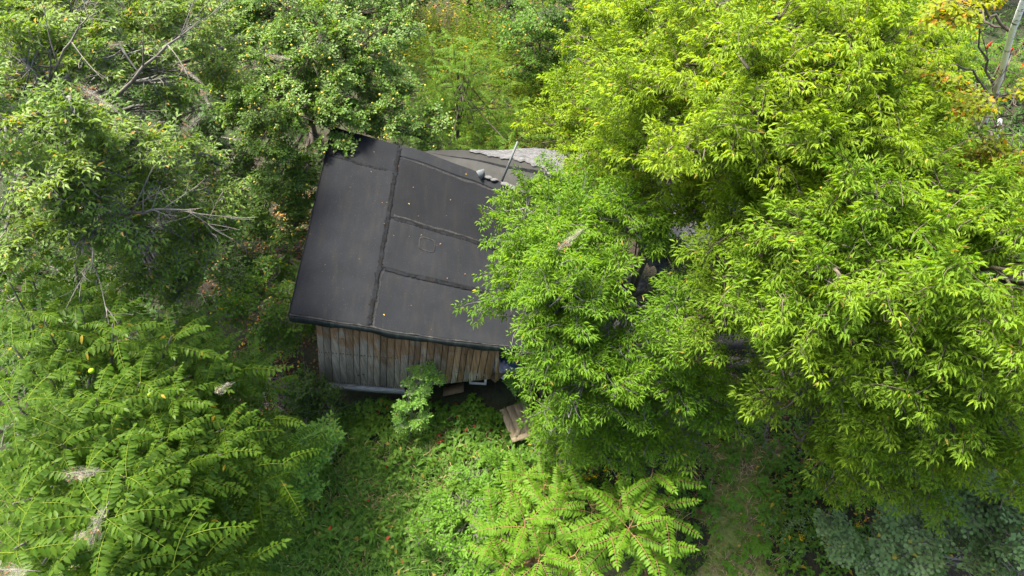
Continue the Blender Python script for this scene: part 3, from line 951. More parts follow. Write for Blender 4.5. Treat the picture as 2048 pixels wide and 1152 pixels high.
# the repair patch: a rounded square bead
uc, vc, hu, hv = 0.425, 0.482, 0.028, 0.034
pts = []
for k in range(28):
    a = 2 * math.pi * k / 28
    cx = abs(math.cos(a)) ** .45 * math.copysign(1, math.cos(a)); cy = abs(math.sin(a)) ** .45 * math.copysign(1, math.sin(a))
    pts.append(roof(np.array(uc + hu * cx), np.array(vc + hv * cy), 0.0))
m = Mesh(); m.tube(pts + pts[:2], 0.021, 8, 0, False)
o = m.obj('patch', ['felt_chalk'], roof_o, shed_base); o['label'] = 'rounded square outline of chalky sealant'
# eave: the felt folded down over the edge
def eave_fn(uu, vv, off):
    p = roof(uu, np.zeros_like(uu), 0.014)
    wav = 0.10 + 0.02 * np.sin(uu * 22) + 0.012 * np.sin(uu * 61)
    p[..., 2] = p[..., 2] - vv * wav
    p[..., 1] = p[..., 1] - 0.012 - 0.02 * np.sin(vv * 2.0) - off
    return p
V, F = slab(eave_fn, 0.0, 1.0, 0.0, 1.0, 60, 5, 0.0, 0.006)
shed_part('eave_fold', V, F, 'felt_edge', roof_o)
def verge_fn(uu, vv, off):
    p = roof(np.zeros_like(uu), uu, 0.016)
    p[..., 2] = p[..., 2] - vv * 0.09
    p[..., 0] = p[..., 0] - 0.006 - off
    return p
V, F = slab(verge_fn, 0.0, 1.0, 0.0, 1.0, 40, 3, 0.0, 0.008)
shed_part('verge_fold', V, F, 'felt_chalk', roof_o)

m = Mesh()
for k in range(46):
    uu, vv = rng.random(), rng.random() ** .8
    p = roof(np.array(uu), np.array(vv), 0.018); a = u(0, 6.28); l = u(.02, .045)
    m.leaf(p, [math.cos(a), math.sin(a), u(0, .3)], [0, 0, 1.0], l, l * .5, .2, .25, tint=u(0, 1))
tag(m.obj('roof_leaves', ['litter_leaf'], None, kind='stuff'), 'few small dry leaves fallen on the dark felt roof', 'leaf litter')

# front wall: each plank an object, butted side by side on a vertical plane
WA, WB = np.array([-3.28, 7.27]), np.array([-0.27, 6.86])
wdir = nrm(np.array([*(WB - WA), 0])); wnor = np.array([wdir[1], -wdir[0], 0.0])
def wall_hit(x, y):
    d = ray(x, y); t = (np.array([*WA, 0]) - CAMP) @ wnor / (d @ wnor); return CAMP + d * t
bl, bm, br = wall_hit(640, 762), wall_hit(812, 778), wall_hit(982, 757)
tl_, tr_ = wall_hit(633, 640), wall_hit(998, 692)
def wx(p):
    return float((p - np.array([*WA, 0])) @ wdir)
NPL = 26
top_z = lambda s: np.interp(s, [0, 1], [tl_[2] + .08, tr_[2] + .08])
bot_z = lambda s: np.interp(s, [0, 0.45, 1], [bl[2], bm[2], br[2]])
xt = lambda s: wx(tl_) + (wx(tr_) - wx(tl_)) * s
xb = lambda s: wx(bl) + (wx(br) - wx(bl)) * s
ws = np.cumsum(rng.uniform(.8, 1.2, NPL)); ws = np.concatenate([[0], ws / ws[-1]])
front = empty('front_wall', (0, 0, 0)); front.parent = shed
for i in range(NPL):
    s0, s1 = ws[i], ws[i + 1]
    pr = u(0, 0.016)
    g0, g1 = 0.0055, 0.0055
    zt0, zt1, zb0, zb1 = top_z(s0), top_z(s1), bot_z(s0) + u(-.012, .012), bot_z(s1) + u(-.012, .012)
    rows = []
    for dep in (pr + 0.006, pr - 0.022):
        for (sx, zz, g) in ((xb(s0) + g0, zb0, 0), (xb(s1) - g1, zb1, 0), (xt(s1) - g1, zt1, 0), (xt(s0) + g0, zt0, 0)):
            q = np.array([*WA, 0]) + wdir * sx + wnor * dep; q[2] = zz; rows.append(q)
    org = np.array([rows[0][0], rows[0][1], 0.3])
    F = [(0, 1, 2, 3), (7, 6, 5, 4), (0, 4, 5, 1), (1, 5, 6, 2), (2, 6, 7, 3), (3, 7, 4, 0)]
    o = link('plank', mesh_from('plank', np.array(rows) - org, np.array(F), None, ['plank_weathered']), front)
    o.location = (org - shed_base).tolist()
    o.color = (float(np.clip(-0.08 + 0.66 * (0.5 * (s0 + s1)) ** 1.2 + u(-.22, .22), -1, 1)) + 0.0, u(0.25, 0.95), 0, 1)
    bv = o.modifiers.new('edge', 'BEVEL'); bv.width = 0.003; bv.segments = 1
# nail rows
m = Mesh()
for i in range(NPL):
    for hz in (0.045, 0.95):
        for kx in (.3, .7):
            s = ws[i] + (ws[i + 1] - ws[i]) * kx; tt = hz / 2.0
            q = np.array([*WA, 0]) + wdir * (xb(s) * (1 - tt) + xt(s) * tt) + wnor * 0.016; q[2] = bot_z(s) + hz
            m.box(q, np.array([wdir, wnor, [0, 0, 1]]), .006, .006, .012)
m.obj('nails', ['timber_dark'], front, shed_base, 'stuff')
# sill beam under the left planks
m = Mesh()
pa = np.array([*WA, 0]) + wdir * (xb(0.03)) + wnor * 0.035; pb = np.array([*WA, 0]) + wdir * (xb(0.5)) + wnor * 0.035
pa[2] = bot_z(0.03) - 0.005; pb[2] = bot_z(.5) - 0.01
ax = nrm(pb - pa); upv = np.array([0, 0, 1.0]); upv = nrm(upv - (upv @ ax) * ax)
m.box((pa + pb) / 2 - upv * 0.075, np.array([ax, np.cross(upv, ax), upv]), np.linalg.norm(pb - pa) / 2, 0.028, 0.062, 0, .005)
o = m.obj('sill_beam', ['sill_paint'], shed, shed_base)
# corner post, the other walls, the floor
m = Mesh()
q = np.array([*WA, 0]) + wdir * (xb(1) * .5 + xt(1) * .5 + 0.03) + wnor * 0.0
m.box([q[0] + .01, q[1] + .02, (bot_z(1) + top_z(1)) / 2 - .02], np.array([wdir, -wnor, [0.02, 0, 1]]), .028, .035, (top_z(1) - bot_z(1)) / 2)
o = m.obj('corner_post', ['plank_weathered'], shed, shed_base); o.color = (-.9, .9, 0, 1)
def wall_boards(a, b2, z0, z1a, z1b, name):
    e = empty(name, (0, 0, 0)); e.parent = shed
    a = np.asarray(a, float); b2 = np.asarray(b2, float); L = np.linalg.norm(b2 - a); d = (b2 - a) / L; n = int(L / .16)
    for i in range(n):
        t0, t1 = i / n, (i + 1) / n
        z1 = z1a + (z1b - z1a) * (t0 + t1) / 2
        c = a + d * L * (t0 + t1) / 2
        mm = Mesh(); mm.box([c[0], c[1], (z0 + z1) / 2], np.array([[*d, 0], [-d[1], d[0], 0], [0, 0, 1]]), L / n / 2 - .003, .013 + u(0, .004), (z1 - z0) / 2)
        oo = mm.obj('plank', ['plank_weathered'], e, shed_base); oo.color = (u(-.6, 0), u(.3, .9), 0, 1)
bkl = RIDGE[0][:2] + [0.25, -0.2]
wall_boards(WA + [0.02, .05], bkl, 0.25, 2.34, 3.15, 'side_wall')
bkr = RIDGE[-1][:2] + [-0.25, -0.1]
wall_boards(bkl + [.05, 0], bkr, 0.2, 3.12, 2.82, 'back_wall')
m = Mesh(); m.box([-1.2, 8.3, 0.33], np.eye(3), 1.85, 0.85, .03); m.obj('floor', ['timber_dark'], shed, shed_base)
# posts carrying the open right-hand bay
for (x, y) in ((EAVE[-1][0] - .15, EAVE[-1][1] + .35), (bkr[0], bkr[1] - .1), (0.55, 6.95)):
    m = Mesh(); zt = 2.12 if y < 8 else 2.8
    m.box([x, y, zt / 2 - .1], np.eye(3), .05, .05, zt / 2 + .1); m.obj('post', ['timber_dark'], shed, shed_base)

# ================================================================== BACK ROOF beyond the ridge
br_base = np.array([1.6, 10.2, 0.0])
back = empty('back_roof', br_base, 'low grey felt roof with flaking pale coating behind the dark shed roof', 'roof')
FAR_U = [0, .25, .5, .75, 1.0]
FAR = np.array([P(858, 300, 2.95), P(985, 302, 2.75), P(1090, 298, 2.62), P(1240, 318, 2.5), P(1480, 372, 2.3)])
NEAR = np.array([P(820, 297, 3.12), P(930, 338, 3.02), P(1060, 392, 2.92), P(1210, 452, 2.7), P(1420, 520, 2.2)])
_a, _FAR = smooth_curve(FAR_U, FAR); _a, _NEAR = smooth_curve(FAR_U, NEAR)
def broof(uu, vv, lift=0.0):
    uu = np.asarray(uu, float); vv = np.asarray(vv, float)
    p = curve(_a, _NEAR, uu) * (1 - vv[..., None]) + curve(_a, _FAR, uu) * vv[..., None]
    p[..., 2] += lift + 0.012 * np.sin(uu * 23 + vv * 5) - 0.05 * np.sin(np.pi * vv) - .25 * np.clip(uu - .72, 0, 1) * np.sin(uu * 30) * .3
    return p
V, F = slab(broof, 0, 1, 0, 1, 50, 16, -0.06, 0.0)
bro = link('deck', mesh_from('deck', V - br_base, F, None, ['felt_grey']), back)
V, F = slab(broof, 0.03, .80, 0.0, 0.46, 40, 8, 0.003, 0.02)
link('felt_sheet', mesh_from('felt_sheet', V - br_base, F, None, ['felt_grey']), back)
V, F = slab(broof, 0.05, .62, 0.47, 0.54, 40, 4, 0.002, 0.014, .003)
link('tar_gap_strip', mesh_from('tar_gap_strip', V - br_base, F, None, ['felt_tar_gap']), back)  # gap between the sheets, its shade put into a dark strip
# coating with its own ragged edge
def coat(uu, vv, lift):
    uu = np.asarray(uu, float)
    lowedge = np.interp(uu, [.16, .22, .30, .38, .44, .50, .535, .56, .60, .66, .75, 1.0], [.90, .82, .74, .72, .66, .60, .54, .36, .14, .10, .05, .02])
    lowedge = lowedge + 0.02 * np.sin(uu * 90) + 0.012 * np.sin(uu * 210)
    v2 = lowedge + (1.0 - lowedge) * np.asarray(vv)
    return broof(uu, v2, lift)
V, F = slab(coat, 0.165, .985, 0.0, .995, 120, 12, 0.005, 0.027)
o = link('coating', mesh_from('coating', V - br_base, F, None, ['flaking_coat']), back); o['label'] = 'flaking pale grey coating'
for (x, y) in ((float(FAR[1][0]), float(FAR[1][1]) - .15), (float(FAR[3][0]), float(FAR[3][1]) - .15), (float(FAR[4][0]) - .1, float(FAR[4][1]) - .2), (float(NEAR[4][0]) - .1, float(NEAR[4][1]) + .2), (float(NEAR[3][0]), float(NEAR[3][1]) + .3)):
    m = Mesh(); zt = 2.2 if x < 3 else 2.05
    m.box([x, y, zt / 2 - .05], np.eye(3), .05, .05, zt / 2 + .05); m.obj('post', ['timber_dark'], back, br_base)

# leaning metal bar, bent flashing, mortar lumps on the ridge
a, b2 = P(1004, 363, 3.10), P(1036, 283, 3.75)
m = Mesh(); d = nrm(b2 - a); s1 = nrm(np.cross(d, [0, 1, 0])); s2 = np.cross(s1, d)
m.box((a + b2) / 2, np.array([d, s1, s2]), np.linalg.norm(b2 - a) / 2, .016, .004); m.box((a + b2) / 2 + s1 * .014 + s2 * .014, np.array([d, s1, s2]), np.linalg.norm(b2 - a) / 2, .003, .014)
tag(m.obj('metal_bar', ['galv'], None), 'thin grey metal bar standing aslant on the roof ridge', 'bar')
c = P(960, 350, 3.17)
m = Mesh(); V = np.array([(-.07, .05, .04), (.07, .09, .06), (.02, -.12, .0), (.09, .02, -.03), (-.03, .02, -.02)]) + c
m.add(V, [(0, 2, 1), (1, 2, 3), (0, 4, 2), (2, 4, 3)]); V2 = V + [0, 0.006, .006]; m.add(V2, [(0, 1, 2), (1, 3, 2), (0, 2, 4), (2, 3, 4)])
tag(m.obj('flashing', ['galv'], None), 'small bent scrap of pale metal flashing on the ridge', 'flashing')
for i, (x, y, r) in enumerate(((978, 350, .05), (990, 356, .045), (1012, 362, .06), (1024, 368, .07), (1033, 369, .05), (1041, 374, .07), (1050, 378, .05), (1059, 382, .045))):
    uu = np.interp(x, [960, 1050, 1165], [.58, .75, 1.0]); q = roof(np.array(uu), np.array(0.985), 0.03 + r * .45)
    m = Mesh(); m.ball([0, 0, 0], r, 2, 0, (1.5, .8, .55), .07)
    o = m.obj('mortar_lump', ['mortar'], None); o.location = q.tolist(); o.rotation_euler = (0, 0, u(-.8, 0.2))
    tag(o, ('pale mortar lump on the roof ridge, nearest the bent flashing', 'pale mortar lump on the roof ridge just left of the metal bar', 'mortar lump touching the foot of the metal bar on its right', 'second mortar lump right of the metal bar on the ridge', 'third mortar lump right of the metal bar on the ridge', 'fourth mortar lump right of the metal bar on the ridge', 'last but one mortar lump at the right end of the ridge row', 'last small mortar lump at the right end of the ridge row')[i], 'rubble', 'mortar lumps along the roof ridge')

# ================================================================== COLLAPSED BAY under the maples
cb = G(1400, 600)
ruin = empty('collapsed_bay', cb, 'collapsed shed bay with broken pale boards and bare rafters under the maple', 'ruin')
def beam(p, q, w, h, mat, name, parent=ruin, base=cb, jit=.004):
    p, q = np.asarray(p, float), np.asarray(q, float)
    m = Mesh(); d = nrm(q - p); s1 = nrm(np.cross(d, [0, 0, 1.0])); s2 = np.cross(s1, d)
    m.box((p + q) / 2, np.array([d, s1, s2]), np.linalg.norm(q - p) / 2, w / 2, h / 2, 0, jit)
    return m.obj(name, [mat], parent, base)
for (p, q, w) in (((1372, 575, 1.4), (1425, 470, 2.1), .11), ((1424, 470, 2.1), (1490, 560, 1.3), .11), ((1440, 520, 1.7), (1438, 590, .4), .09), ((1330, 500, 1.8), (1500, 505, 1.9), .10), ((1300, 560, 1.4), (1470, 590, 1.2), .10), ((1330, 480, 1.9), (1300, 640, .8), .09)):
    beam(P(*p), P(*q), w, w, 'timber_dark', 'rafter')
for (x, y, z, L, a) in ((1305, 505, 1.75, 1.0, 1.9), (1325, 515, 1.7, 1.0, 1.8), (1345, 515, 1.72, .9, 1.95), (1288, 495, 1.8, .9, 1.85), (1240, 520, 1.7, 1.0, 1.7), (1250, 560, 1.5, .8, 1.5), (1385, 415, 2.2, .9, 1.2), (1415, 420, 2.15, .9, 1.9), (1262, 595, 1.3, .9, .9), (1222, 620, 1.2, 1.0, 1.1), (1236, 640, 1.05, 1.0, .8), (1215, 655, 1.0, .9, 1.2), (1200, 600, 1.35, .8, 1.4)):
    c = P(x, y, z); d = np.array([math.cos(a), math.sin(a), u(.1, .3)])
    beam(c - d * L / 2, c + d * L / 2, .16, .022, 'flaking_coat', 'board')
m = Mesh()
for (x, y, z) in ((1430, 425, 2.0),):
    pass
# leaf-strewn slab of roofing to the right of the rafters
def fallen(uu, vv, lift):
    A, B2, C2, D = P(1400, 455, 1.75), P(1540, 450, 1.5), P(1520, 540, 1.2), P(1450, 540, 1.35)
    uu = np.asarray(uu)[..., None]; vv = np.asarray(vv)[..., None]
    p = (A * (1 - uu) + B2 * uu) * (1 - vv) + (D * (1 - uu) + C2 * uu) * vv
    p[..., 2] += lift + .03 * np.sin(uu[..., 0] * 9) * np.sin(vv[..., 0] * 7)
    return p
V, F = slab(fallen, 0, 1, 0, 1, 14, 10, -.03, 0.0)
link('fallen_sheet', mesh_from('fallen_sheet', V - cb, F, None, ['timber_brown']), ruin)
m = Mesh(); n = 500; uu, vv = rng.random(n), rng.random(n)
for p in fallen(uu, vv, .015):
    a = u(0, 6.28); m.leaf(p, [math.cos(a), math.sin(a), u(-.1, .25)], [0, 0, 1.0], u(.05, .09), u(.03, .045), .2, .2, tint=u(0, 1))
m.obj('leaf_litter', ['litter_leaf'], ruin, cb, 'stuff')
# old dark timbers near the foot of the maple
for k, (p, q, w, lab) in enumerate((((1290, 722, .25), (1345, 720, .25), .2, 'short grey timber baulk between the maple boughs below the ruin'), ((1400, 705, .35), (1560, 702, .35), .22, 'long grey timber beam lying below the collapsed bay'),
                                    ((1450, 735, .15), (1560, 745, .15), .2, 'dark squared timber in front of the long grey beam'), ((1120, 698, .9), (1185, 690, 1.0), .12, 'dark board propped beneath the shed eave on the right'))):
    o = beam(G(p[0], p[1]) + [0, 0, p[2]], G(q[0], q[1]) + [0, 0, q[2]], w, w, 'timber_dark', 'timber', None, (0, 0, 0), .01); tag(o, lab, 'timber')

# ================================================================== SMALL THINGS by the wall
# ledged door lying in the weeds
dc = G(1040, 856) + [0, 0, .22]
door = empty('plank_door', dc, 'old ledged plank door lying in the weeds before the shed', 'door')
dd = nrm(G(1052, 885) - G(1028, 820)); dd = np.array([dd[0], dd[1], -.08]); dd = nrm(dd); ds = nrm(np.cross(dd, [0, 0, 1.0])); dn = np.cross(ds, dd)
for i in range(4):
    m = Mesh(); m.box(ds * (i - 1.5) * .135 + dd * .0, np.array([dd, ds, dn]), .36 + u(-.03, .03), .065, .012, 0, .003)
    m.obj('board', ['timber_pale'], door)
m = Mesh(); m.box(dd * .30 + dn * .026, np.array([ds, dd, dn]), .27, .045, .013); m.obj('ledge', ['timber_pale'], door)
br2 = nrm(dd * .5 + ds * .45); m = Mesh(); m.box(dd * .06 + dn * .027, np.array([br2, np.cross(dn, br2), dn]), .28, .04, .012); m.obj('brace', ['timber_pale'], door)
# small white frame leaning on the planks
fc = G(956, 772) + [0, 0.05, .16]
fr = empty('window_sash', fc, 'small white painted wooden frame leaning at the foot of the planks', 'frame')
fx, fz = nrm(np.array([1, -.1, .05])), nrm(np.array([0, .35, 1.0])); fy = np.cross(fz, fx)
for (c, hx, hz) in ((fz * .10, .16, .017), (-fz * .10, .16, .022), (fx * .145, .02, .085), (-fx * .145, .02, .085)):
    m = Mesh(); m.box(c, np.array([fx, fy, fz]), hx, .014, hz); m.obj('bar', ['white_paint'], fr)
# bundles in the open bay
for (x, y, z, r, sq, mat, nm, lab) in ((1012, 742, .45, .20, (1.1, .8, .45), 'cloth_white', 'crumpled_sheet', 'crumpled white and pale blue sheet beside the corner post'),
                                       (1008, 730, .62, .19, (1.15, .8, .5), 'cloth_lilac', 'cloth_sack', 'pale lilac grey sack on top of the white sheet'),
                                       (1022, 722, .66, .17, (1.2, .8, .5), 'cloth_blue', 'blue_tarp', 'rolled blue tarpaulin behind the lilac sack')):
    m = Mesh(); V, F = ICO[3]; V = V * np.asarray(sq) * r
    V = V * (1 + .10 * np.sin(V[:, :1] * 60 + 1) * np.sin(V[:, 1:2] * 50) + .08 * np.sin(V[:, 2:] * 80 + V[:, :1] * 40))
    m.add(V, F); o = m.obj(nm, [mat], None, smooth=False); o.location = P(x, y, z).tolist(); tag(o, lab, 'bundle')
o = beam(P(985, 745, .35), P(1075, 728, .45), .05, .04, 'timber_pale', 'loose_batten', None, (0, 0, 0)); tag(o, 'thin pale batten sticking out below the cloth bundles', 'batten')
o = beam(G(985, 778) + [0, 0, .30], G(1035, 748) + [0, 0, .55], .16, .025, 'timber_brown', 'loose_board', None, (0, 0, 0)); tag(o, 'brown loose board slanting up from the white frame', 'board')
o = beam(G(888, 790) + [0, 0, .1], G(928, 783) + [0, 0, .14], .2, .025, 'timber_brown', 'loose_board', None, (0, 0, 0)); tag(o, 'brown skirting board half buried below the planks', 'board')
# fallen log and rotten sticks left of the shed
m = Mesh(); m.tube(bez(G(560, 520) + [0, 0, .1], G(590, 530) + [0, 0, .12], G(640, 545) + [0, 0, .1], 8), np.linspace(.07, .05, 8), 8)
tag(m.obj('fallen_log', ['timber_brown'], None, smooth=True), 'brown fallen log in leaf litter left of the shed roof', 'log')

# ================================================================== TREES
# --- ash-leaved maples
not_low = lambda p: p[:, 2] > 0.4
tree('maple_tree', 'tall lime green ash-leaved maple behind the back roof', 'tree', G(1470, 330), [
    (1210, 50, 6.2, 70), (1310, 40, 6.8, 100), (1430, 30, 7.2, 110), (1550, 50, 7.6, 120), (1670, 70, 7.6, 120), (1780, 60, 7.2, 95), (1190, 130, 5.4, 55),
    (1160, 200, 4.8, 75), (1260, 150, 6.2, 90), (1370, 150, 6.9, 110), (1490, 160, 7.4, 120), (1620, 180, 7.4, 120), (1740, 170, 7.1, 110),
    (1150, 260, 4.2, 60), (1230, 260, 5.2, 80), (1340, 260, 6.2, 100), (1460, 280, 6.6, 110), (1590, 290, 6.9, 120), (1720, 290, 6.8, 110), (1830, 240, 6.4, 80),
    (1170, 330, 3.8, 50), (1270, 340, 4.7, 70), (1370, 350, 5.4, 70), (1500, 370, 5.9, 80), (1630, 390, 6.2, 110), (1320, 390, 5.0, 55), (1420, 430, 5.2, 45), (1480, 440, 5.2, 50)],
    T_BOX, ['boxelder_lime', 'bark_tan'], 'bark_tan', 46, 0.16, droop=.05, scale=.68, rich=2)
tree('maple_tree', 'green ash-leaved maple spreading over the dark roof edge', 'tree', G(1290, 640), [
    (1000, 418, 4.0, 26), (1052, 425, 4.1, 50), (1112, 400, 4.2, 55), (1144, 470, 4.6, 75), (1074, 490, 4.4, 55), (1044, 545, 4.2, 50), (1114, 560, 4.7, 75), (1160, 480, 4.8, 55),
    (1024, 610, 3.9, 45), (1092, 640, 4.3, 72), (1140, 590, 4.7, 75), (1118, 710, 3.9, 60), (1130, 690, 4.2, 65), (1139, 780, 3.4, 50), (1170, 760, 3.8, 80),
    (1260, 440, 4.9, 70), (1180, 420, 4.5, 60), (1300, 690, 4.2, 55), (1260, 760, 3.7, 80), (1370, 650, 4.6, 60), (1350, 770, 3.5, 80), (1150, 850, 2.6, 65), (1240, 850, 2.6, 75), (1330, 850, 2.6, 75), (1420, 800, 3.3, 70), (1144, 880, 1.8, 40), (1330, 470, 4.8, 45), (1230, 570, 4.6, 50), (1385, 560, 4.6, 45)],
    T_BOX, ['boxelder_green', 'bark_grey'], 'bark_grey', 62, 0.13, trunk_top=.5, scale=.70, droop=.1, keep=not_low)
tree('maple_tree', 'broad yellow green ash-leaved maple filling the right side', 'tree', G(1760, 660), [
    (1450, 590, 5.2, 55), (1440, 660, 4.9, 60), (1520, 620, 5.5, 90), (1560, 530, 5.8, 90), (1540, 450, 6.2, 70), (1660, 500, 6.5, 110), (1620, 425, 6.7, 80), (1730, 390, 6.9, 85), (1460, 490, 5.7, 48), (1580, 470, 6.4, 65), (1780, 440, 6.5, 120), (1900, 400, 6.6, 120), (2010, 430, 6.6, 120),
    (1640, 610, 6.0, 110), (1770, 570, 6.4, 120), (1900, 530, 6.6, 130), (2020, 560, 6.6, 120), (1560, 710, 5.0, 80), (1680, 720, 5.4, 100), (1800, 690, 5.8, 110), (1930, 670, 6.0, 120), (2030, 690, 6.0, 110),
    (1590, 790, 4.3, 70), (1700, 820, 4.6, 90), (1820, 800, 5.0, 100), (1940, 790, 5.2, 100), (2030, 820, 5.0, 90), (1650, 890, 3.6, 65), (1740, 920, 3.6, 70), (1850, 890, 4.2, 85), (1950, 900, 4.2, 85), (1700, 980, 3.0, 45), (1830, 960, 3.4, 55), (2040, 920, 4, 70)],
    T_BOX, ['boxelder_mid', 'bark_tan'], 'bark_tan', 46, 0.15, droop=.08, scale=.69, rich=2)
tree('maple_tree', 'dull green maple between the tall lime maple and the birch', 'tree', G(1900, 330), [
    (1830, 330, 5.2, 90), (1920, 330, 5.4, 90), (1850, 180, 5.4, 80), (1820, 90, 5.6, 70), (1870, 60, 5.6, 60), (2000, 370, 4.6, 60), (1910, 240, 5.0, 60), (1880, 130, 5, 55)],
    T_BOX, ['boxelder_mid', 'bark_tan'], 'bark_tan', 40, 0.12, scale=.75, rich=1)
# --- cherry
tree('cherry_tree', 'pale olive leaved cherry tree with grey limbs at upper left', 'tree', G(120, 330), [
    (30, 40, 6.4, 110), (140, 30, 6.6, 110), (260, 40, 6.2, 110), (370, 50, 5.8, 100), (450, 110, 5.2, 75), (60, 140, 6.6, 110), (190, 130, 6.4, 80), (320, 150, 5.8, 80),
    (20, 260, 6.6, 100), (110, 250, 6.8, 80), (220, 260, 6.2, 70), (60, 370, 6.4, 110), (170, 350, 6.2, 100), (290, 330, 5.8, 90), (380, 330, 5.4, 70), (120, 450, 5.8, 90), (230, 430, 5.6, 90),
    (330, 430, 5.1, 80), (420, 400, 4.9, 60), (300, 510, 4.7, 70), (390, 490, 4.5, 60), (430, 450, 4.4, 45), (370, 565, 3.9, 50), (20, 470, 5.6, 80)],
    T_CHERRY, ['cherry_leaf', 'bark_grey'], 'bark_grey', 34, 0.17, rich=1, droop=.05, limb_r=.05, scale=.9)
# --- apple
tree('apple_tree', 'dense apple tree with small glossy leaves and yellow fruit behind the shed', 'tree', G(620, 260), [
    (480, 40, 4.02, 90), (580, 20, 4.10, 90), (690, 30, 4.10, 95), (520, 130, 3.94, 90), (620, 110, 4.18, 100), (730, 110, 3.94, 90), (790, 60, 3.61, 50), (480, 210, 3.53, 70), (570, 210, 3.69, 80), (670, 200, 3.69, 85), (760, 190, 3.44, 75),
    (530, 290, 3.24, 65), (605, 245, 3.51, 60), (690, 240, 3.42, 34), (690, 275, 3.33, 18), (775, 228, 3.24, 45), (840, 250, 2.97, 45), (860, 290, 2.61, 28), (570, 350, 2.61, 60), (610, 400, 1.98, 45), (540, 410, 2.16, 55), (590, 460, 1.53, 40)],
    T_APPLE, ['apple_leaf', 'bark_dark'], 'bark_dark', 29, 0.13, scale=1.05, fruit=('fruit_yellow', .022, 620))

# --- walnut: every long leaf its own frond
tips = []
for (x, y, z) in ((40, 500, 5.0), (30, 560, 5.0), (150, 520, 4.6), (165, 585, 5.2), (250, 570, 4.6), (75, 640, 5.2), (230, 655, 5.2), (20, 690, 5.4), (150, 690, 4.9), (300, 700, 4.6), (85, 745, 5.2), (210, 730, 4.6),
                  (20, 800, 5.6), (120, 815, 5.3), (190, 800, 5.2), (280, 770, 4.9), (380, 720, 4.4), (340, 790, 4.7), (470, 700, 3.8), (430, 760, 4.2), (500, 740, 3.6), (40, 880, 5.6), (130, 890, 5.2), (230, 870, 4.9), (330, 870, 4.7), (430, 840, 4.4), (400, 900, 3.9),
                  (180, 955, 5.5), (90, 960, 4.9), (260, 960, 5.4), (20, 1000, 5.5), (210, 1030, 5.7), (120, 1050, 5.4), (310, 960, 4.4), (30, 1090, 5.7), (270, 1030, 5.2), (330, 1060, 4.4), (380, 1000, 4.0), (180, 1120, 4.8), (90, 1130, 5.3), (260, 1110, 4.6), (350, 1120, 4.2), (420, 1090, 3.6), (20, 920, 4.6), (350, 640, 4.0), (410, 655, 3.6)):
    x = x - (70 if (x > 350 and y > 830) else 25 if x > 350 else 0)
    tips.append(P(x + u(-12, 12), y + u(-10, 10), z + u(-.2, .2)))
base_tips = list(tips)
for t in base_tips:
    for k in range(1):
        a = u(0, 6.28); tips.append(t + np.array([math.cos(a) * u(.3, .5), math.sin(a) * u(.3, .5), u(-.7, -.25)]))
tips.sort(key=lambda t: float(np.linalg.norm(t - CAMP)))      # the nearest fronds are parts of their own
walnut = frond_tree('walnut_tree', 'walnut tree with drooping feathery fronds in the lower left corner', 'tree', G(150, 930), tips, W_FROND, ['walnut_leaf', 'pale_stem'], 'bark_grey', 0.12, 10, 300, 1.0, fill=900, fill_tpls=W_LOW, stem_mat='stem_yellow')
m = Mesh()
for (x, y) in ((183, 742), (145, 770), (144, 748), (130, 745), (300, 790), (235, 835), (182, 700)):
    m.ball(P(x, y, 4.9), .032, 1, 0)
m.obj('fruit', ['walnut_husk'], walnut, G(150, 930), 'stuff')

# --- sapling behind the back roof
tips = [P(x, y, z) for (x, y, z) in ((905, 75, 3.9), (860, 90, 3.6), (945, 95, 3.5), (985, 120, 3.1), (840, 130, 3.1), (900, 130, 3.6), (870, 170, 3.0), (950, 160, 3.1), (1010, 170, 2.7), (1030, 210, 2.3), (850, 210, 2.5), (970, 215, 2.5), (900, 200, 2.8), (1000, 250, 2.0), (880, 250, 2.2), (940, 260, 2.2), (960, 290, 1.9), (1040, 260, 1.9), (900, 290, 2.6), (1020, 290, 2.3), (930, 110, 3.7), (830, 240, 2.0))]
sap_b = G(915, 300)
frond_tree('walnut_sapling', 'young feathery leaved walnut sapling behind the back roof', 'sapling', sap_b, tips, R_FROND, ['sapling_leaf', 'pale_stem'], 'bark_dark', 0.042, 9, 300, 1.0, (-.1, .5), fill=110, fill_tpls=R_FROND, fork=(.35, .85), stem_r=.008, trunk_top=.85)

# --- tree of heaven shoots in the foreground
def heaven(label, base, tip_px, sc, seed_pitch=(0.0, .55)):
    tp = [P(x, y, z) for (x, y, z) in tip_px]
    return frond_tree('tree_of_heaven', label, 'young tree', base, tp, H_FROND, ['heaven_leaf', 'twig_red'], 'twig_red', 0.03, 9, 300, sc, seed_pitch, stem_r=.012, shoot=.5)
heaven('tallest bright young tree of heaven at lower centre right', G(1260, 1100), ((1305, 945, 2.5), (1240, 1000, 2.4), (1330, 1010, 2.2), (1220, 1070, 2.1), (1310, 1090, 1.9), (1180, 1010, 1.9), (1260, 1050, 2.5)), .95)
heaven('bright young tree of heaven at the bottom edge, centre', G(1060, 1130), ((1050, 1040, 1.9), (1110, 1010, 1.8), (990, 1060, 1.6), (1080, 1110, 1.7), (1150, 1110, 1.8), (1010, 1130, 1.5), (1180, 1150, 1.5)), .92)
heaven('pale smaller tree of heaven behind the bottom edge pair', G(1060, 1000), ((1050, 950, 1.3), (1090, 970, 1.3), (1020, 985, 1.1), (1130, 985, 1.2)), .8)
heaven('low tree of heaven shoot right of the bright pair', G(1310, 1160), ((1290, 1140, 1.2), (1340, 1150, 1.0)), .7)

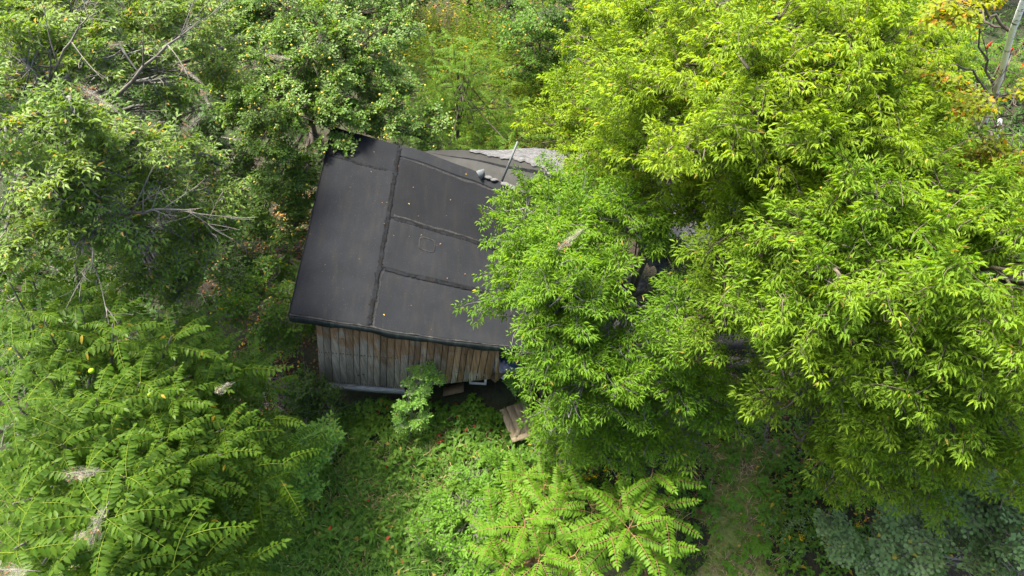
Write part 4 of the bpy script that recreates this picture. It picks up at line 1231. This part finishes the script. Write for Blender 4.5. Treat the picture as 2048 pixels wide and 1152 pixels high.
# --- birch and staghorn sumac at upper right
bb = G(1900, 470)
trunk = bez(bb - [0, 0, .1], P(1950, 290, 4.2), P(2070, -60, 9.0), 12)
trunk[1:-1] += np.column_stack([.05 * np.sin(np.arange(10) * 1.1), .04 * np.cos(np.arange(10) * .9), np.zeros(10)])
tree('birch_tree', 'white trunked birch with yellow and orange leaves at upper right', 'tree', bb, [
    (1985, 200, 7.3, 55), (2030, 230, 7.1, 65), (1960, 260, 6.7, 55), (2010, 310, 6.5, 60), (1900, 170, 7.1, 45), (1860, 150, 7.1, 35), (1965, 25, 7.6, 28), (1930, 30, 8.3, 40), (1890, 20, 8.1, 35), (2035, 380, 6.1, 40), (1960, 330, 6.3, 40)],
    T_BIRCH, ['birch_leaf', 'bark_dark'], 'bark_dark', 22, 0.046, scale=.85, droop=.3, trunk=trunk, limb_r=.018)
for o in bpy.data.objects:
    if o.name.startswith('trunk') and o.parent and o.parent.name.startswith('birch'):
        o.data.materials.clear(); o.data.materials.append(MATS['birch_bark'])
m = Mesh()
m.tube(bez(G(1975, 470), P(1985, 380, 2.6), P(2000, 240, 4.6), 8), np.linspace(.05, .03, 8), 7)
tag(m.obj('slender_birch', ['birch_bark'], None, smooth=True), 'second thin white birch stem low beside the leaning one', 'tree trunk')
sb = G(1950, 250)
tips = [P(x, y, z) for (x, y, z) in ((1890, 90, 4.6), (1920, 80, 4.8), (1950, 90, 4.7), (1975, 110, 4.6), (2010, 120, 4.6), (2035, 100, 4.6), (1930, 120, 4.3), (1990, 150, 4.2), (2035, 150, 4.2), (1870, 120, 4.2))]
sumac = frond_tree('staghorn_sumac', 'staghorn sumac with upright red seed cones at upper right', 'shrub', sb, tips, R_FROND, ['sapling_leaf', 'twig_red'], 'bark_dark', .05, 8, 300, 1.0, (0, .7))
for t in tips:
    m = Mesh(); m.tube([[0, 0, -.02], [0, 0, .03], [0, 0, .08], [0, 0, .13]], (.014, .025, .021, .006), 7)
    V = np.vstack(m.V); m.V = [V + rng.normal(0, .004, V.shape)]
    o = m.obj('seed_cone', ['sumac_cone'], sumac); o.location = (t + np.array([u(-.05, .05), u(-.05, .05), .12]) - sb).tolist(); o.rotation_euler = (u(-.3, .3), u(-.3, .3), 0)

# --- white poplar suckers at lower right
tree('white_poplar', 'silvery leaved white poplar thicket in the lower right corner', 'tree', G(1980, 1160), [
    (1960, 960, 2.6, 55), (2020, 1000, 2.8, 70), (1930, 1030, 2.4, 70), (2010, 1080, 2.6, 80), (1860, 1060, 2.0, 55), (1920, 1110, 2.2, 75), (1840, 1120, 1.7, 55), (2030, 1150, 2.6, 80), (1790, 1140, 1.3, 40), (2040, 920, 2.6, 40), (1990, 1010, 2.5, 50)],
    T_POPLAR, ['poplar_leaf', 'twig_dead'], 'twig_dead', 26, .05, scale=.95, limb_r=.02)
for lab, lb in (('small silvery poplar sucker standing clear left of the thicket', [(1655, 1035, 1.2, 28), (1665, 1075, 1.0, 34), (1680, 1100, .8, 30)]), ('knee high silvery poplar sucker between sucker and thicket', [(1770, 1090, 1.0, 30), (1760, 1130, .8, 34)]), ('small silvery poplar shoot under the maple bough edge', [(1800, 1020, 1.3, 26), (1830, 1040, 1.2, 26)])):
    x, y = lb[-1][0], lb[-1][1] + 25
    tree('poplar_sucker', lab, 'sapling', G(x, y), lb, T_POPLAR, ['poplar_leaf', 'twig_dead'], 'twig_dead', 34, .012, scale=.8, limb_r=.008, group='poplar suckers')

# --- dark trees and conifers at the far edge
tree('dark_bush', 'dark green rounded bush at the meadow edge, top centre', 'bush', G(1080, 190), [(1040, 40, 3.0, 45), (1090, 30, 3.6, 60), (1080, 90, 2.8, 60), (1120, 130, 2.2, 50), (1020, 80, 2.2, 35), (1130, 60, 3.4, 50), (1050, 130, 1.6, 40)], T_SHRUB, ['shrub_leaf', 'bark_dark'], 'bark_dark', 26, .06)
tree('dark_tree', 'dark broadleaf tree behind the tall lime maple', 'tree', G(1250, 80), [(1150, 20, 4.0, 60), (1230, 10, 5.0, 70), (1200, 90, 3.4, 50), (1300, 0, 5.4, 80)], T_SHRUB, ['dark_leaf', 'bark_dark'], 'bark_dark', 20, .1, scale=1.1)
def conifer(label, base, h, r, dens=1.0):
    base = np.asarray(base); root = empty('spruce_tree', base, label, 'tree', None)
    m = Mesh(); m.tube([base - [0, 0, .2], base + [0, 0, h * .5], base + [0, 0, h]], (.11, .07, .015), 7); m.obj('trunk', ['bark_dark'], root, base, smooth=True)
    pos, dr = [], []
    nl = int(h / .28)
    for i in range(nl):
        z = .5 + (h - .5) * i / nl; rr = r * (1 - z / h) ** .8
        for q in range(9):
            a = u(0, 6.28); k = max(2, int(rr / .28))
            for j in range(k):
                t = (j + .6) / k
                pos.append([rr * t * math.cos(a), rr * t * math.sin(a), z - .35 * rr * t * t + u(-.05, .05)]); dr.append([math.cos(a + u(-.4, .4)), math.sin(a + u(-.4, .4)), -.25])
    pos = np.array(pos) + base; dr = np.array(dr); Ms = frames(dr) * rng.uniform(.8, 1.2, len(dr))[:, None, None]; w = rng.integers(0, 4, len(dr)); m = Mesh()
    for i in range(4):
        m.place(T_CONIF[i], Ms[w == i], pos[w == i], rng.uniform(.2, .8, (w == i).sum()))
    TRI[0] += m.tris(); m.obj('crown', ['needle', 'bark_dark'], root, base, 'stuff')
conifer('dark spruce behind the apple tree, left of the meadow', G(740, 30), 4.2, 1.5)
conifer('dark spruce right of the meadow gap at the top edge', G(850, -60), 5.5, 1.7)
conifer('dark spruce behind the red sumac cones at upper right', P(1950, 20, 0), 6.0, 1.9)
for k, (x, y, r, lab) in enumerate(((940, 22, .10, 'bare dark tree trunk in the meadow gap at the top edge'), (985, 8, .08, 'thin dark tree trunk right of the bare one at the top edge'), (905, 2, .09, 'leaning dark tree trunk at the far litter slope'))):
    g = G(x, y); m = Mesh(); m.tube(bez(g - [0, 0, .2], g + [u(-.2, .2), 0, 3], g + [u(-.5, .5), .2, 6.5], 7), np.linspace(r * 1.2, r * .6, 7), 8)
    tag(m.obj('bare_tree', ['bark_dark'], None, smooth=True), lab, 'tree trunk')
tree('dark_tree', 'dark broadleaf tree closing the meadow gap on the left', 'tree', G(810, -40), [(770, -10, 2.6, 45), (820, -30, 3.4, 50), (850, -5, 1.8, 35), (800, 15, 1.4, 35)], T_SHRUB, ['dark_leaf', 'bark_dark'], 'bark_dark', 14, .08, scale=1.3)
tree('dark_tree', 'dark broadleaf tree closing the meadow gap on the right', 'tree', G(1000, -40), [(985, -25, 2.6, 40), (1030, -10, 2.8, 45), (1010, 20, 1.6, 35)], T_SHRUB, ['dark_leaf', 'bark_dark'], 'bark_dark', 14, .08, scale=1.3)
# far wood that reads as one dark mass
m = Mesh(); lbs = []
for i in range(46):
    x = u(-32, 32); y = 29 + u(0, 8) + abs(x) * .05; lbs.append((np.array([x, y, u(1.0, 7.0)]), u(1.3, 2.2)))
pos, nor, tint, idx = shell_points(lbs, .6)
Ms = frames(nor * .6 + rng.normal(0, .4, nor.shape)) * 2.8; w = rng.integers(0, 6, len(pos))
for i in range(6):
    m.place(T_SHRUB[i], Ms[w == i], pos[w == i], tint[w == i])
TRI[0] += m.tris()
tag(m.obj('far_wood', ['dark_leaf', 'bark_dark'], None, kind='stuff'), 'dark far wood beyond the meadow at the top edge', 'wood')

# --- shrubs round the shed
SH = [
    ('leafy green buckthorn shrub left of the shed wall with yellowing leaves', G(560, 690), [(500, 620, 1.4, 60), (560, 640, 1.3, 55), (470, 580, 1.4, 45), (530, 570, 1.3, 50), (580, 590, 1.1, 35), (600, 680, .8, 40), (540, 700, .9, 45), (450, 640, 1.5, 45)], 'shrub_leaf', 30),
    ('low green shrub close to the left roof edge', G(570, 530), [(545, 545, 1.0, 28), (570, 560, .9, 30), (525, 520, .9, 22), (590, 540, .7, 22)], 'shrub_leaf', 30),
    ('dark ivy clad shrub against the left corner of the plank wall', G(650, 830), [(612, 770, .9, 30), (648, 800, .6, 30), (620, 805, .6, 34), (655, 830, .4, 32), (590, 760, .9, 26), (600, 820, .5, 32)], 'dark_leaf', 40),
    ('yellow flecked vine shrub at the foot of the apple tree', G(600, 390), [(590, 330, 1.8, 40), (560, 380, 1.5, 45), (600, 420, 1.2, 35), (540, 460, 1.2, 40), (500, 420, 1.6, 45), (600, 500, .7, 28)], 'shrub_leaf', 30),
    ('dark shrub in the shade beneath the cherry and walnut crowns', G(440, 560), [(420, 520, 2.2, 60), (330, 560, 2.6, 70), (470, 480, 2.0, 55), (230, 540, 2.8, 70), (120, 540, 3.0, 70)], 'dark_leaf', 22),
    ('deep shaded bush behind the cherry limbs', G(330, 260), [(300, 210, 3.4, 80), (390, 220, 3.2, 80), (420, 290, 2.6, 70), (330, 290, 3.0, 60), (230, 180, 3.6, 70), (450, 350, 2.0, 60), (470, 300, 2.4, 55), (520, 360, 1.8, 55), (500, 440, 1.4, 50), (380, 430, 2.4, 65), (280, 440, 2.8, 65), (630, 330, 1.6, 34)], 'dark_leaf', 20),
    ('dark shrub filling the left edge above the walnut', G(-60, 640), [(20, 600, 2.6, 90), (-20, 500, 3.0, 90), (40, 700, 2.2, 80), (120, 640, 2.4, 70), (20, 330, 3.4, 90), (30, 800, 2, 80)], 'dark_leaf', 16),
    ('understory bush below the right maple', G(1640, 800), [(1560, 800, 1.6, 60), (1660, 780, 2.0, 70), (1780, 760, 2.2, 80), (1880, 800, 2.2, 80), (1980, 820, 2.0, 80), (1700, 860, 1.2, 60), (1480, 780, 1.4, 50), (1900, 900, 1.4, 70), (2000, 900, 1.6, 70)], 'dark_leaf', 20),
    ('green bush below the front of the roof-side maple', G(1230, 880), [(1130, 870, 1.0, 60), (1210, 890, .9, 60), (1290, 880, 1.0, 60), (1180, 830, 1.3, 60), (1370, 860, 1.2, 60), (1120, 920, .6, 45), (1050, 930, .5, 35)], 'weed_leaf', 26)]
for lab, b0, lb, mt, dn_ in SH:
    tree('shrub', lab, 'shrub', b0, lb, T_SHRUB, [mt, 'twig_dead'], 'twig_dead', dn_, .02, limb_r=.012, group='wild shrubs')
tree('ash_shrub', 'pale green ash sapling spreading over shaded grass before the shed', 'sapling', G(620, 970), [(570, 905, .9, 22), (610, 890, 1.0, 28), (650, 875, 1.0, 30), (620, 930, .9, 34), (590, 955, .8, 22), (655, 910, .9, 24), (670, 870, 1.0, 18), (610, 975, .7, 18)], T_ASH, ['ash_leaf', 'twig_dead'], 'twig_dead', 46, .014, limb_r=.008, flat=.4)
tree('wall_sapling', 'slender bright sapling growing against the plank wall', 'sapling', G(815, 880), [(830, 750, 1.3, 14), (850, 752, 1.3, 14), (870, 758, 1.25, 10), (815, 780, 1.1, 15), (840, 795, 1.0, 14), (812, 812, .9, 14), (835, 835, .7, 16), (805, 845, .6, 14), (850, 780, 1.1, 10)], T_ASH, ['ash_leaf', 'twig_dead'], 'twig_dead', 30, .012, limb_r=.006, scale=.56)
tree('bay_sapling', 'small green seedling in front of the cloth bundles', 'sapling', G(1035, 800), [(1025, 770, .6, 16), (1040, 785, .5, 18), (1030, 760, .7, 12)], T_ASH, ['ash_leaf', 'twig_dead'], 'twig_dead', 60, .008, limb_r=.005, scale=.7)
tree('bramble', 'pale green bramble thicket left of the trees of heaven', 'bramble', G(940, 1020), [(950, 950, .7, 35), (930, 1000, .6, 40), (980, 1000, .7, 35), (900, 1020, .5, 35), (960, 920, .6, 26), (1000, 940, .7, 35), (880, 1060, .5, 35), (950, 1060, .7, 40), (900, 1100, .5, 35), (950, 1130, .6, 40)], T_ASH, ['creeper_bright', 'twig_dead'], 'twig_dead', 34, .012, limb_r=.008, scale=.85)

# ================================================================== GROUND COVER
def scatter(name, label, cat, tpls, mats, blobs, dens, sc=(.8, 1.2), tilt=.15, lift=0.0, avoid=True):
    """blobs: (px, py, rx_m, ry_m) patches of plants rooted on the ground"""
    pos = []
    for (x, y, rx, ry) in blobs:
        c = G(x, y); n = int(dens * math.pi * rx * ry)
        a = rng.uniform(0, 6.283, n); r = np.sqrt(rng.random(n)) * (1 + .15 * np.sin(a * 3 + x))
        pos.append(np.stack([c[0] + rx * r * np.cos(a), c[1] + ry * r * np.sin(a)], 1))
    p = np.vstack(pos)
    if avoid:                                # nothing grows inside the shed
        s = (p - WA) @ wdir[:2]; dp = (p - WA) @ (-wnor[:2])
        p = p[~((s > 0) & (s < 4.6) & (dp > -0.05) & (dp < 2.6))]
    z = gz(p[:, 0], p[:, 1]) + lift
    P3 = np.column_stack([p, z]); n = len(P3)
    yaw = rng.uniform(0, 6.283, n); tx, ty = rng.normal(0, tilt, n), rng.normal(0, tilt, n)
    zax = nrm(np.column_stack([tx, ty, np.ones(n)])); xax = np.column_stack([np.cos(yaw), np.sin(yaw), np.zeros(n)])
    xax = nrm(xax - (xax * zax).sum(1, keepdims=True) * zax); yax = np.cross(zax, xax)
    Ms = np.stack([xax, yax, zax], 2) * rng.uniform(*sc, n)[:, None, None]
    tint = np.clip(.5 + .25 * np.sin(p[:, 0] * 2.3 + 1) * np.cos(p[:, 1] * 1.9) + rng.normal(0, .18, n), 0, 1)
    w = rng.integers(0, len(tpls), n); m = Mesh()
    for i, t in enumerate(tpls):
        if (w == i).any():
            m.place(t, Ms[w == i], P3[w == i], tint[w == i])
    TRI[0] += m.tris()
    return tag(m.obj(name, mats, None, kind='stuff'), label, cat)

scatter('grass', 'rough green grass on the slope before the shed', 'grass', T_GRASS, ['grass_blade'], [(600, 1040, 1.9, 1.3), (760, 1010, 1.7, 1.2), (500, 960, 1.4, .9), (820, 1120, 1.6, .8), (560, 880, 1.2, .6), (700, 1120, 1.6, .8), (430, 1100, 1.5, .9), (820, 930, 1.3, .6), (300, 1050, 2.0, 1.4)], 46, (.7, 1.25), .25)
scatter('dry_grass', 'straw coloured dead grass among the green', 'grass', T_DRYG, ['dry_grass'], [(780, 1120, .9, .5), (720, 1010, 1.2, .8), (850, 940, 1.1, .5), (640, 1000, 1.2, .6), (960, 870, .7, .3), (1450, 1020, .9, 1.3), (900, 880, .9, .4), (1480, 930, .7, .5)], 22, (.7, 1.2), .3)
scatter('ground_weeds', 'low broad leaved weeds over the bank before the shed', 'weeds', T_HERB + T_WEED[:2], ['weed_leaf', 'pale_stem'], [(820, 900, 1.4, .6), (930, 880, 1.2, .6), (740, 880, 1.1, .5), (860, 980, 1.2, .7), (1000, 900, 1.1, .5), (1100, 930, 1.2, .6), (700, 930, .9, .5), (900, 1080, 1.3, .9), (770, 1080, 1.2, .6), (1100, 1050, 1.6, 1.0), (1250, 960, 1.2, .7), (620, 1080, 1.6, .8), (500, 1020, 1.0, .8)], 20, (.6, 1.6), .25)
scatter('creeper', 'dark five-fingered creeper at the foot of the plank wall', 'creeper', T_PALM, ['creeper_leaf', 'pale_stem'], [(900, 830, 1.1, .40), (1000, 810, .9, .45), (980, 860, 1.0, .4), (830, 850, .8, .35), (720, 850, .8, .4), (1060, 900, .8, .5), (660, 860, .8, .4), (590, 960, .5, .3), (510, 1000, .4, .3), (1090, 830, .7, .5), (860, 802, .6, .14), (950, 800, .6, .16), (770, 815, .5, .14), (1010, 790, .4, .14)], 34, (.7, 1.2), .2)
scatter('bank_brambles', 'bright leafy briars over the rough bank before the shed', 'briars', T_ASH + T_PALM[:2], ['weed_leaf', 'twig_dead'], [(880, 930, .9, .45), (760, 960, .8, .4), (960, 900, .7, .35), (830, 1040, .9, .5), (700, 900, .6, .3), (660, 1040, .7, .4), (880, 1120, .8, .4)], 5, (.5, .85), .4, .05)
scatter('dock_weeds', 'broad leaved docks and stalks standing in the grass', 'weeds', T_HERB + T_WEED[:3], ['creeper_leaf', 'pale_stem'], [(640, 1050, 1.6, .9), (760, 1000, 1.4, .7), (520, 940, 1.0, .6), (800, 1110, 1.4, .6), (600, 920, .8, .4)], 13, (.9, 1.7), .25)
scatter('red_creeper', 'patches of creeper turned red below the wall', 'creeper', [T_PALM[0], T_HERB[0]], ['red_leaf', 'twig_red'], [(885, 860, .25, .10), (900, 890, .22, .10), (915, 815, .16, .06), (1035, 893, .14, .06), (715, 842, .08, .04), (1010, 905, .10, .05)], 40, (.45, .8), .3)
scatter('path_creeper', 'bright creeper sprigs dotted over the bare path', 'creeper', T_PALM, ['creeper_bright', 'pale_stem'], [(1470, 940, .6, .4), (1440, 900, .5, .3), (1480, 1030, .9, .8), (1420, 1050, .6, .7), (1560, 1000, .6, .6), (1400, 1130, .7, .4), (1520, 1120, .6, .4), (1620, 980, .5, .4)], 8.5, (.8, 1.2), .2)
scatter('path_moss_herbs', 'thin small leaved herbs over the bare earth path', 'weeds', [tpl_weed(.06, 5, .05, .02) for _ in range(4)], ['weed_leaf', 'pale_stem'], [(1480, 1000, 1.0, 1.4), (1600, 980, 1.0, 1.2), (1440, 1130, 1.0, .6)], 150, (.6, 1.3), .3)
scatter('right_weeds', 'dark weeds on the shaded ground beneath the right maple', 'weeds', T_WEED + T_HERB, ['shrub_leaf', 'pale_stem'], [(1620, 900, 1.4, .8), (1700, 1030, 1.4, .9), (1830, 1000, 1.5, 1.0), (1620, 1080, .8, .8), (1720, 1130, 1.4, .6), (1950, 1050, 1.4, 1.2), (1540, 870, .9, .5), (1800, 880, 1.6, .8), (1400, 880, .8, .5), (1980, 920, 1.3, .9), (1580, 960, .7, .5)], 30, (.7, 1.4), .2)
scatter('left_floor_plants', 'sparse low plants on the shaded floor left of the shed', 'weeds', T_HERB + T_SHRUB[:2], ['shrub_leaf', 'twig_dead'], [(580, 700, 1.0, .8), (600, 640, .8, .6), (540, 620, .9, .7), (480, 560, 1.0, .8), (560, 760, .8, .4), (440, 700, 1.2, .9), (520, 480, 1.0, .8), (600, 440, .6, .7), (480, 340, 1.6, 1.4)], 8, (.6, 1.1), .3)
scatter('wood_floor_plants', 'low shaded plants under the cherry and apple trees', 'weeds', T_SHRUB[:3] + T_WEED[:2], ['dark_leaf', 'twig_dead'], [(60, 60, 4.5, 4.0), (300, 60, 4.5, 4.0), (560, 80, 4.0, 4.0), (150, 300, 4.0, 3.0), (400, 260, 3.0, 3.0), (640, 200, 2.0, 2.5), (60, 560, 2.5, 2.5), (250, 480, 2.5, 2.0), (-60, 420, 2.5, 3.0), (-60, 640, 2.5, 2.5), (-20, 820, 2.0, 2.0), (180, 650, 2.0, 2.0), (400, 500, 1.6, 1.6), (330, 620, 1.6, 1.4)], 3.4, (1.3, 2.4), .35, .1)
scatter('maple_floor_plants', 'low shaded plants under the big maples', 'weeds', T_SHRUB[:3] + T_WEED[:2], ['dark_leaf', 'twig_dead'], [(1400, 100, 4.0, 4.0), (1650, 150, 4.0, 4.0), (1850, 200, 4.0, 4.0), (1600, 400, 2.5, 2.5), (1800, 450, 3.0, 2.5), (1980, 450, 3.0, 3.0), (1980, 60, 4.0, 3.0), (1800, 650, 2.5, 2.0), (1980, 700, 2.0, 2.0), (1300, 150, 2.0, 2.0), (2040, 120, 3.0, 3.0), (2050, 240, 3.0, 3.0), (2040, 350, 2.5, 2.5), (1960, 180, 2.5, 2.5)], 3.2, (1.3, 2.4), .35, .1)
scatter('fern', 'dark ferns under the raised sill of the shed', 'fern', F_FROND, ['fern_leaf', 'pale_stem'], [(760, 815, .55, .16), (710, 830, .4, .2), (800, 840, .4, .16)], 60, (.6, .9), .35, .05)
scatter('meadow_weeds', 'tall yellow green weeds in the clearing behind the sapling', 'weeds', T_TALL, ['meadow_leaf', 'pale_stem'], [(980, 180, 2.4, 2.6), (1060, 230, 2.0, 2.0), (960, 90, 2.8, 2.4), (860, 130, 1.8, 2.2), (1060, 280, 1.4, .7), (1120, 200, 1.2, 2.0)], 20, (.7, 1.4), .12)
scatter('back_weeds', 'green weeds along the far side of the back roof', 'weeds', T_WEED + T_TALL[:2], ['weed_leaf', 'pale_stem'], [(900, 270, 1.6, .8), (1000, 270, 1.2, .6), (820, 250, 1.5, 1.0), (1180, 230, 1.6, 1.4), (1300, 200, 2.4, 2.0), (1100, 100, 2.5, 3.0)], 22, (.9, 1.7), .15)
scatter('goldenrod', 'goldenrod clumps with yellow flower plumes at the path side', 'goldenrod', T_GOLD, ['weed_leaf', 'pale_stem', 'goldenrod_flower'], [(1170, 960, .30, .18), (1190, 985, .35, .20), (1140, 945, .2, .15), (1290, 870, .4, .25), (1585, 1090, .18, .12), (1720, 1070, .3, .15), (1790, 1120, .2, .15), (1250, 880, .3, .2)], 24, (.55, .8), .15)
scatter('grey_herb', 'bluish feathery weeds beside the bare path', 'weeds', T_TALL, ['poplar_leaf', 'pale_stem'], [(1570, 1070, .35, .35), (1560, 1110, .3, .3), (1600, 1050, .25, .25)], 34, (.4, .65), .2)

# leaf litter
def litter(name, label, blobs, dens, mat, L=(.05, .09)):
    m = Mesh()
    for (x, y, rx, ry) in blobs:
        c = G(x, y)
        for i in range(int(dens * math.pi * rx * ry)):
            a = u(0, 6.28); r = math.sqrt(rng.random()); px, py = c[0] + rx * r * math.cos(a), c[1] + ry * r * math.sin(a)
            b = u(0, 6.28); l = u(*L)
            m.leaf([px, py, float(gz(px, py)) + u(.005, .04)], [math.cos(b), math.sin(b), u(-.25, .35)], [u(-.4, .4), u(-.4, .4), 1.0], l, l * u(.45, .65), u(-.2, .4), u(0, .35), tint=u(0, 1))
    TRI[0] += m.tris()
    return tag(m.obj(name, [mat], None, kind='stuff'), label, 'leaf litter')
litter('leaf_litter', 'brown fallen leaves carpeting the shaded ground left of the shed', [(560, 560, 1.6, 1.4), (590, 720, 1.2, .9), (500, 450, 1.8, 1.6), (560, 800, 1.0, .6), (620, 420, .8, 1.0)], 150, 'litter_leaf')
litter('leaf_litter', 'brown fallen leaves under the right maple', [(1640, 880, 1.6, .7), (1760, 980, 1.6, .8), (1480, 1000, .9, 1.2), (1500, 760, 1.4, .9), (1850, 900, 1.6, 1.0)], 80, 'litter_leaf')
litter('leaf_litter', 'russet leaf litter on the far slope at the top edge', [(920, 10, 3.4, 1.6)], 60, 'litter_leaf', (.08, .14))
litter('leaf_litter', 'russet dead leaves on the bare patch below the wall', [(895, 845, .6, .28), (950, 868, .7, .24), (880, 885, .5, .2), (1100, 800, .6, .4), (840, 930, .5, .2), (720, 990, .5, .25), (780, 860, .4, .15)], 120, 'litter_leaf')
litter('yellow_leaves', 'scattered bright yellow fallen leaves', [(560, 520, 1.4, 1.4), (570, 680, 1.2, 1.0), (900, 950, 2.0, 1.0), (1660, 960, 1.2, .9), (480, 660, 1.0, 1.0)], 7, 'yellow_fallen', (.05, .08))

# ================================================================== DEAD WOOD
def brush(name, label, cen, rx, ry, h, n, mat='twig_dead', cat='brush pile', lmax=1.0, r=.009):
    m = Mesh(); c = G(*cen)
    for i in range(n):
        a = u(0, 6.28); p = c + [u(-rx, rx), u(-ry, ry), u(.02, h)]; l = u(.3, lmax); d = np.array([math.cos(a), math.sin(a), u(-.25, .5)]); q = p + d * l
        q[2] = max(q[2], .03)
        m.tube(bez(p, (p + q) / 2 + rng.normal(0, .09 * l, 3), q, 5), np.linspace(r, r * .35, 5), 4, 0, False)
    return tag(m.obj(name, [mat], None, kind='stuff'), label, cat)
brush('brush_pile', 'tangle of dead twigs left of the plank wall', (565, 815), .7, .4, .5, 90)
brush('brush_pile', 'dead brush and rotting sticks beside the left roof edge', (600, 500), .6, .6, .4, 60, 'bark_dark')
brush('brush_pile', 'dead twigs over the ruined rafters', (1400, 640), .7, .6, 1.6, 50)
def dead_branch(label, pts, r0, nb=7, ln=.5):
    m = Mesh(); pts = np.array(pts); main = bez(pts[0], pts[1], pts[2], 12)
    main[1:-1] += rng.normal(0, .02, (10, 3)); rr = np.linspace(r0, r0 * .12, 12)
    m.tube(main, rr, 6)
    for i in range(nb):
        k = 2 + (i * 9) // nb; fw_ = nrm(main[min(11, k + 1)] - main[k - 1]); d = nrm(fw_ * u(.5, 1.1) + rng.normal(0, .6, 3)); l = ln * u(.5, 1.3)
        e = main[k] + d * l; mid = (main[k] + e) / 2 + rng.normal(0, .05 * l, 3); br_ = bez(main[k], mid, e, 7)
        m.tube(br_, np.linspace(rr[k] * .6, .003, 7), 4)
        for q in range(3):
            k2 = int(rng.integers(2, 6)); d2 = nrm(d + rng.normal(0, .6, 3)); e2 = br_[k2] + d2 * l * u(.25, .5)
            m.tube(bez(br_[k2], (br_[k2] + e2) / 2 + rng.normal(0, .03, 3), e2, 4), np.linspace(max(.004, rr[k] * .25), .0025, 4), 3, 0, False)
    return tag(m.obj('dead_branch', ['twig_dead'], None, smooth=True), label, 'branch')
dead_branch('bare grey branch hanging below the right maple near the path', [P(1545, 800, 2.6), P(1530, 850, 1.6), P(1530, 900, .6)], .014, 9)
dead_branch('bare grey bough reaching out above the roof-side maple leaves', [P(1560, 680, 3.6), P(1500, 720, 3.5), P(1452, 725, 3.4)], .022, 5)
dead_branch('dead pale bough arching out of the cherry toward the shed', [P(200, 440, 5.4), P(310, 395, 6.1), P(440, 440, 5.3)], .028, 14, .6)
dead_branch('dead drooping cherry bough with bare twigs over the walnut', [P(150, 420, 5.4), P(195, 500, 6.0), P(192, 575, 5.5)], .022, 8)
dead_branch('thick grey cherry limb rising bare through the leaves', [P(160, 270, 5.0), P(290, 130, 7.0), P(400, 40, 6.9)], .036, 10, .8)
dead_branch('forked grey cherry limb in the top left corner', [P(90, 260, 4.6), P(70, 120, 7.1), P(200, 20, 7.2)], .032, 10, .8)

# ================================================================== WEB NESTS of caterpillars
def web(label, x, y, z, L, r, ang, nleaf=14):
    """silk strands slung between twigs, with dead leaves caught inside"""
    c = P(x, y, z); root = empty('web_nest', c, label, 'web nest', 'caterpillar web nests')
    ca, sa = math.cos(ang), math.sin(ang)
    Rm = np.array([[ca, -sa * .75, -.2], [sa * .75, ca, -.3], [sa * .6, .2, 1]])
    def inside(k):
        t = u(-1, 1) * k; w = (1 - .6 * (t + 1) / 2) * math.sqrt(max(0, 1 - (t * .8) ** 2)); a = u(0, 6.28); q = math.sqrt(rng.random())
        return np.array([t * L, math.cos(a) * r * w * q, math.sin(a) * r * w * q])
    m = Mesh()
    for i in range(int(80 + 1000 * L * r * 4)):
        p, q = inside(1.0), inside(1.25)
        if rng.random() < .6:
            q = p + (q - p) * .5
        m.tube(np.array([p, (p + q) / 2 + rng.normal(0, .008, 3), q]) @ Rm.T, u(.0004, .0011), 3, 0, False)
    for i in range(16):                                        # felted sheets of silk
        p = inside(.8); n_ = nrm(rng.normal(0, 1, 3)); s1 = nrm(np.cross(n_, [.3, .5, .8])); s2 = np.cross(n_, s1); w = u(.02, .06)
        m.add(np.array([p + s1 * w, p + s2 * w * .7, p - s1 * w * u(.6, 1.2), p - s2 * w * .6]) @ Rm.T, [(0, 1, 2), (0, 2, 3)])
    m.obj('silk', ['silk'], root, kind='stuff')
    m = Mesh()
    for i in range(nleaf):
        p = (inside(.35) + [-L * .45, 0, 0]) @ Rm.T; a = u(0, 6.28); l = u(.03, .06)
        m.leaf(p, [math.cos(a), math.sin(a), u(-.8, .4)], [u(-.7, .7), u(-.7, .7), 1], l, l * .45, .5, .4, tint=u(0, 1))
    m.obj('dead_leaves', ['dead_leaf'], root, kind='stuff')
    m = Mesh(); m.tube(bez(np.array([-L * .9, 0, 0]) @ Rm.T, np.array([0, .02, -.02]) @ Rm.T, np.array([L * 1.3, 0, -.05]) @ Rm.T, 5), np.linspace(.006, .003, 5), 4); m.obj('twig', ['twig_dead'], root)
web('large rusty and white web nest in the left cherry foliage', 192, 195, 7.0, .26, .13, -.6, 26)
web('small pale web nest near the top of the cherry', 232, 88, 6.9, .10, .05, .3, 6)
web('stringy web nest on the bare twigs right of the thick cherry limb', 380, 148, 6.3, .22, .06, -.7, 12)
web('hanging wisp of web with rust leaves below the stringy nest', 410, 195, 5.9, .14, .05, -1.1, 12)
web('web nest full of rusty leaves at the cherry crown edge', 378, 252, 5.9, .17, .10, .8, 22)
web('pale web nest high in the apple and cherry overlap', 555, 113, 5.6, .20, .07, -.2, 8)
web('rounded whitish web nest high on the walnut fronds', 165, 945, 5.75, .15, .09, .1, 8)
web('pinkish upright web nest among the lower walnut fronds', 192, 1052, 5.9, .16, .10, 1.3, 10)
web('thin grey wisp of web under the lower walnut nests', 148, 1090, 5.5, .10, .04, 1.4, 3)
web('web nest cut by the bottom left corner', 14, 1142, 5.9, .16, .09, 0.0, 8)
web('small grey web nest at the right tip of the walnut', 445, 775, 4.6, .10, .06, .6, 4)
web('gauzy web nest with tan leaves in the roof-side maple', 1140, 478, 5.5, .20, .09, .7, 14)
web('tan web nest at the top of the dull green maple', 1925, 45, 6.6, .14, .09, .8, 16)

print('tris in foliage', TRI[0], 'total', sum(len(o.data.polygons) for o in bpy.data.objects if o.type == 'MESH'))
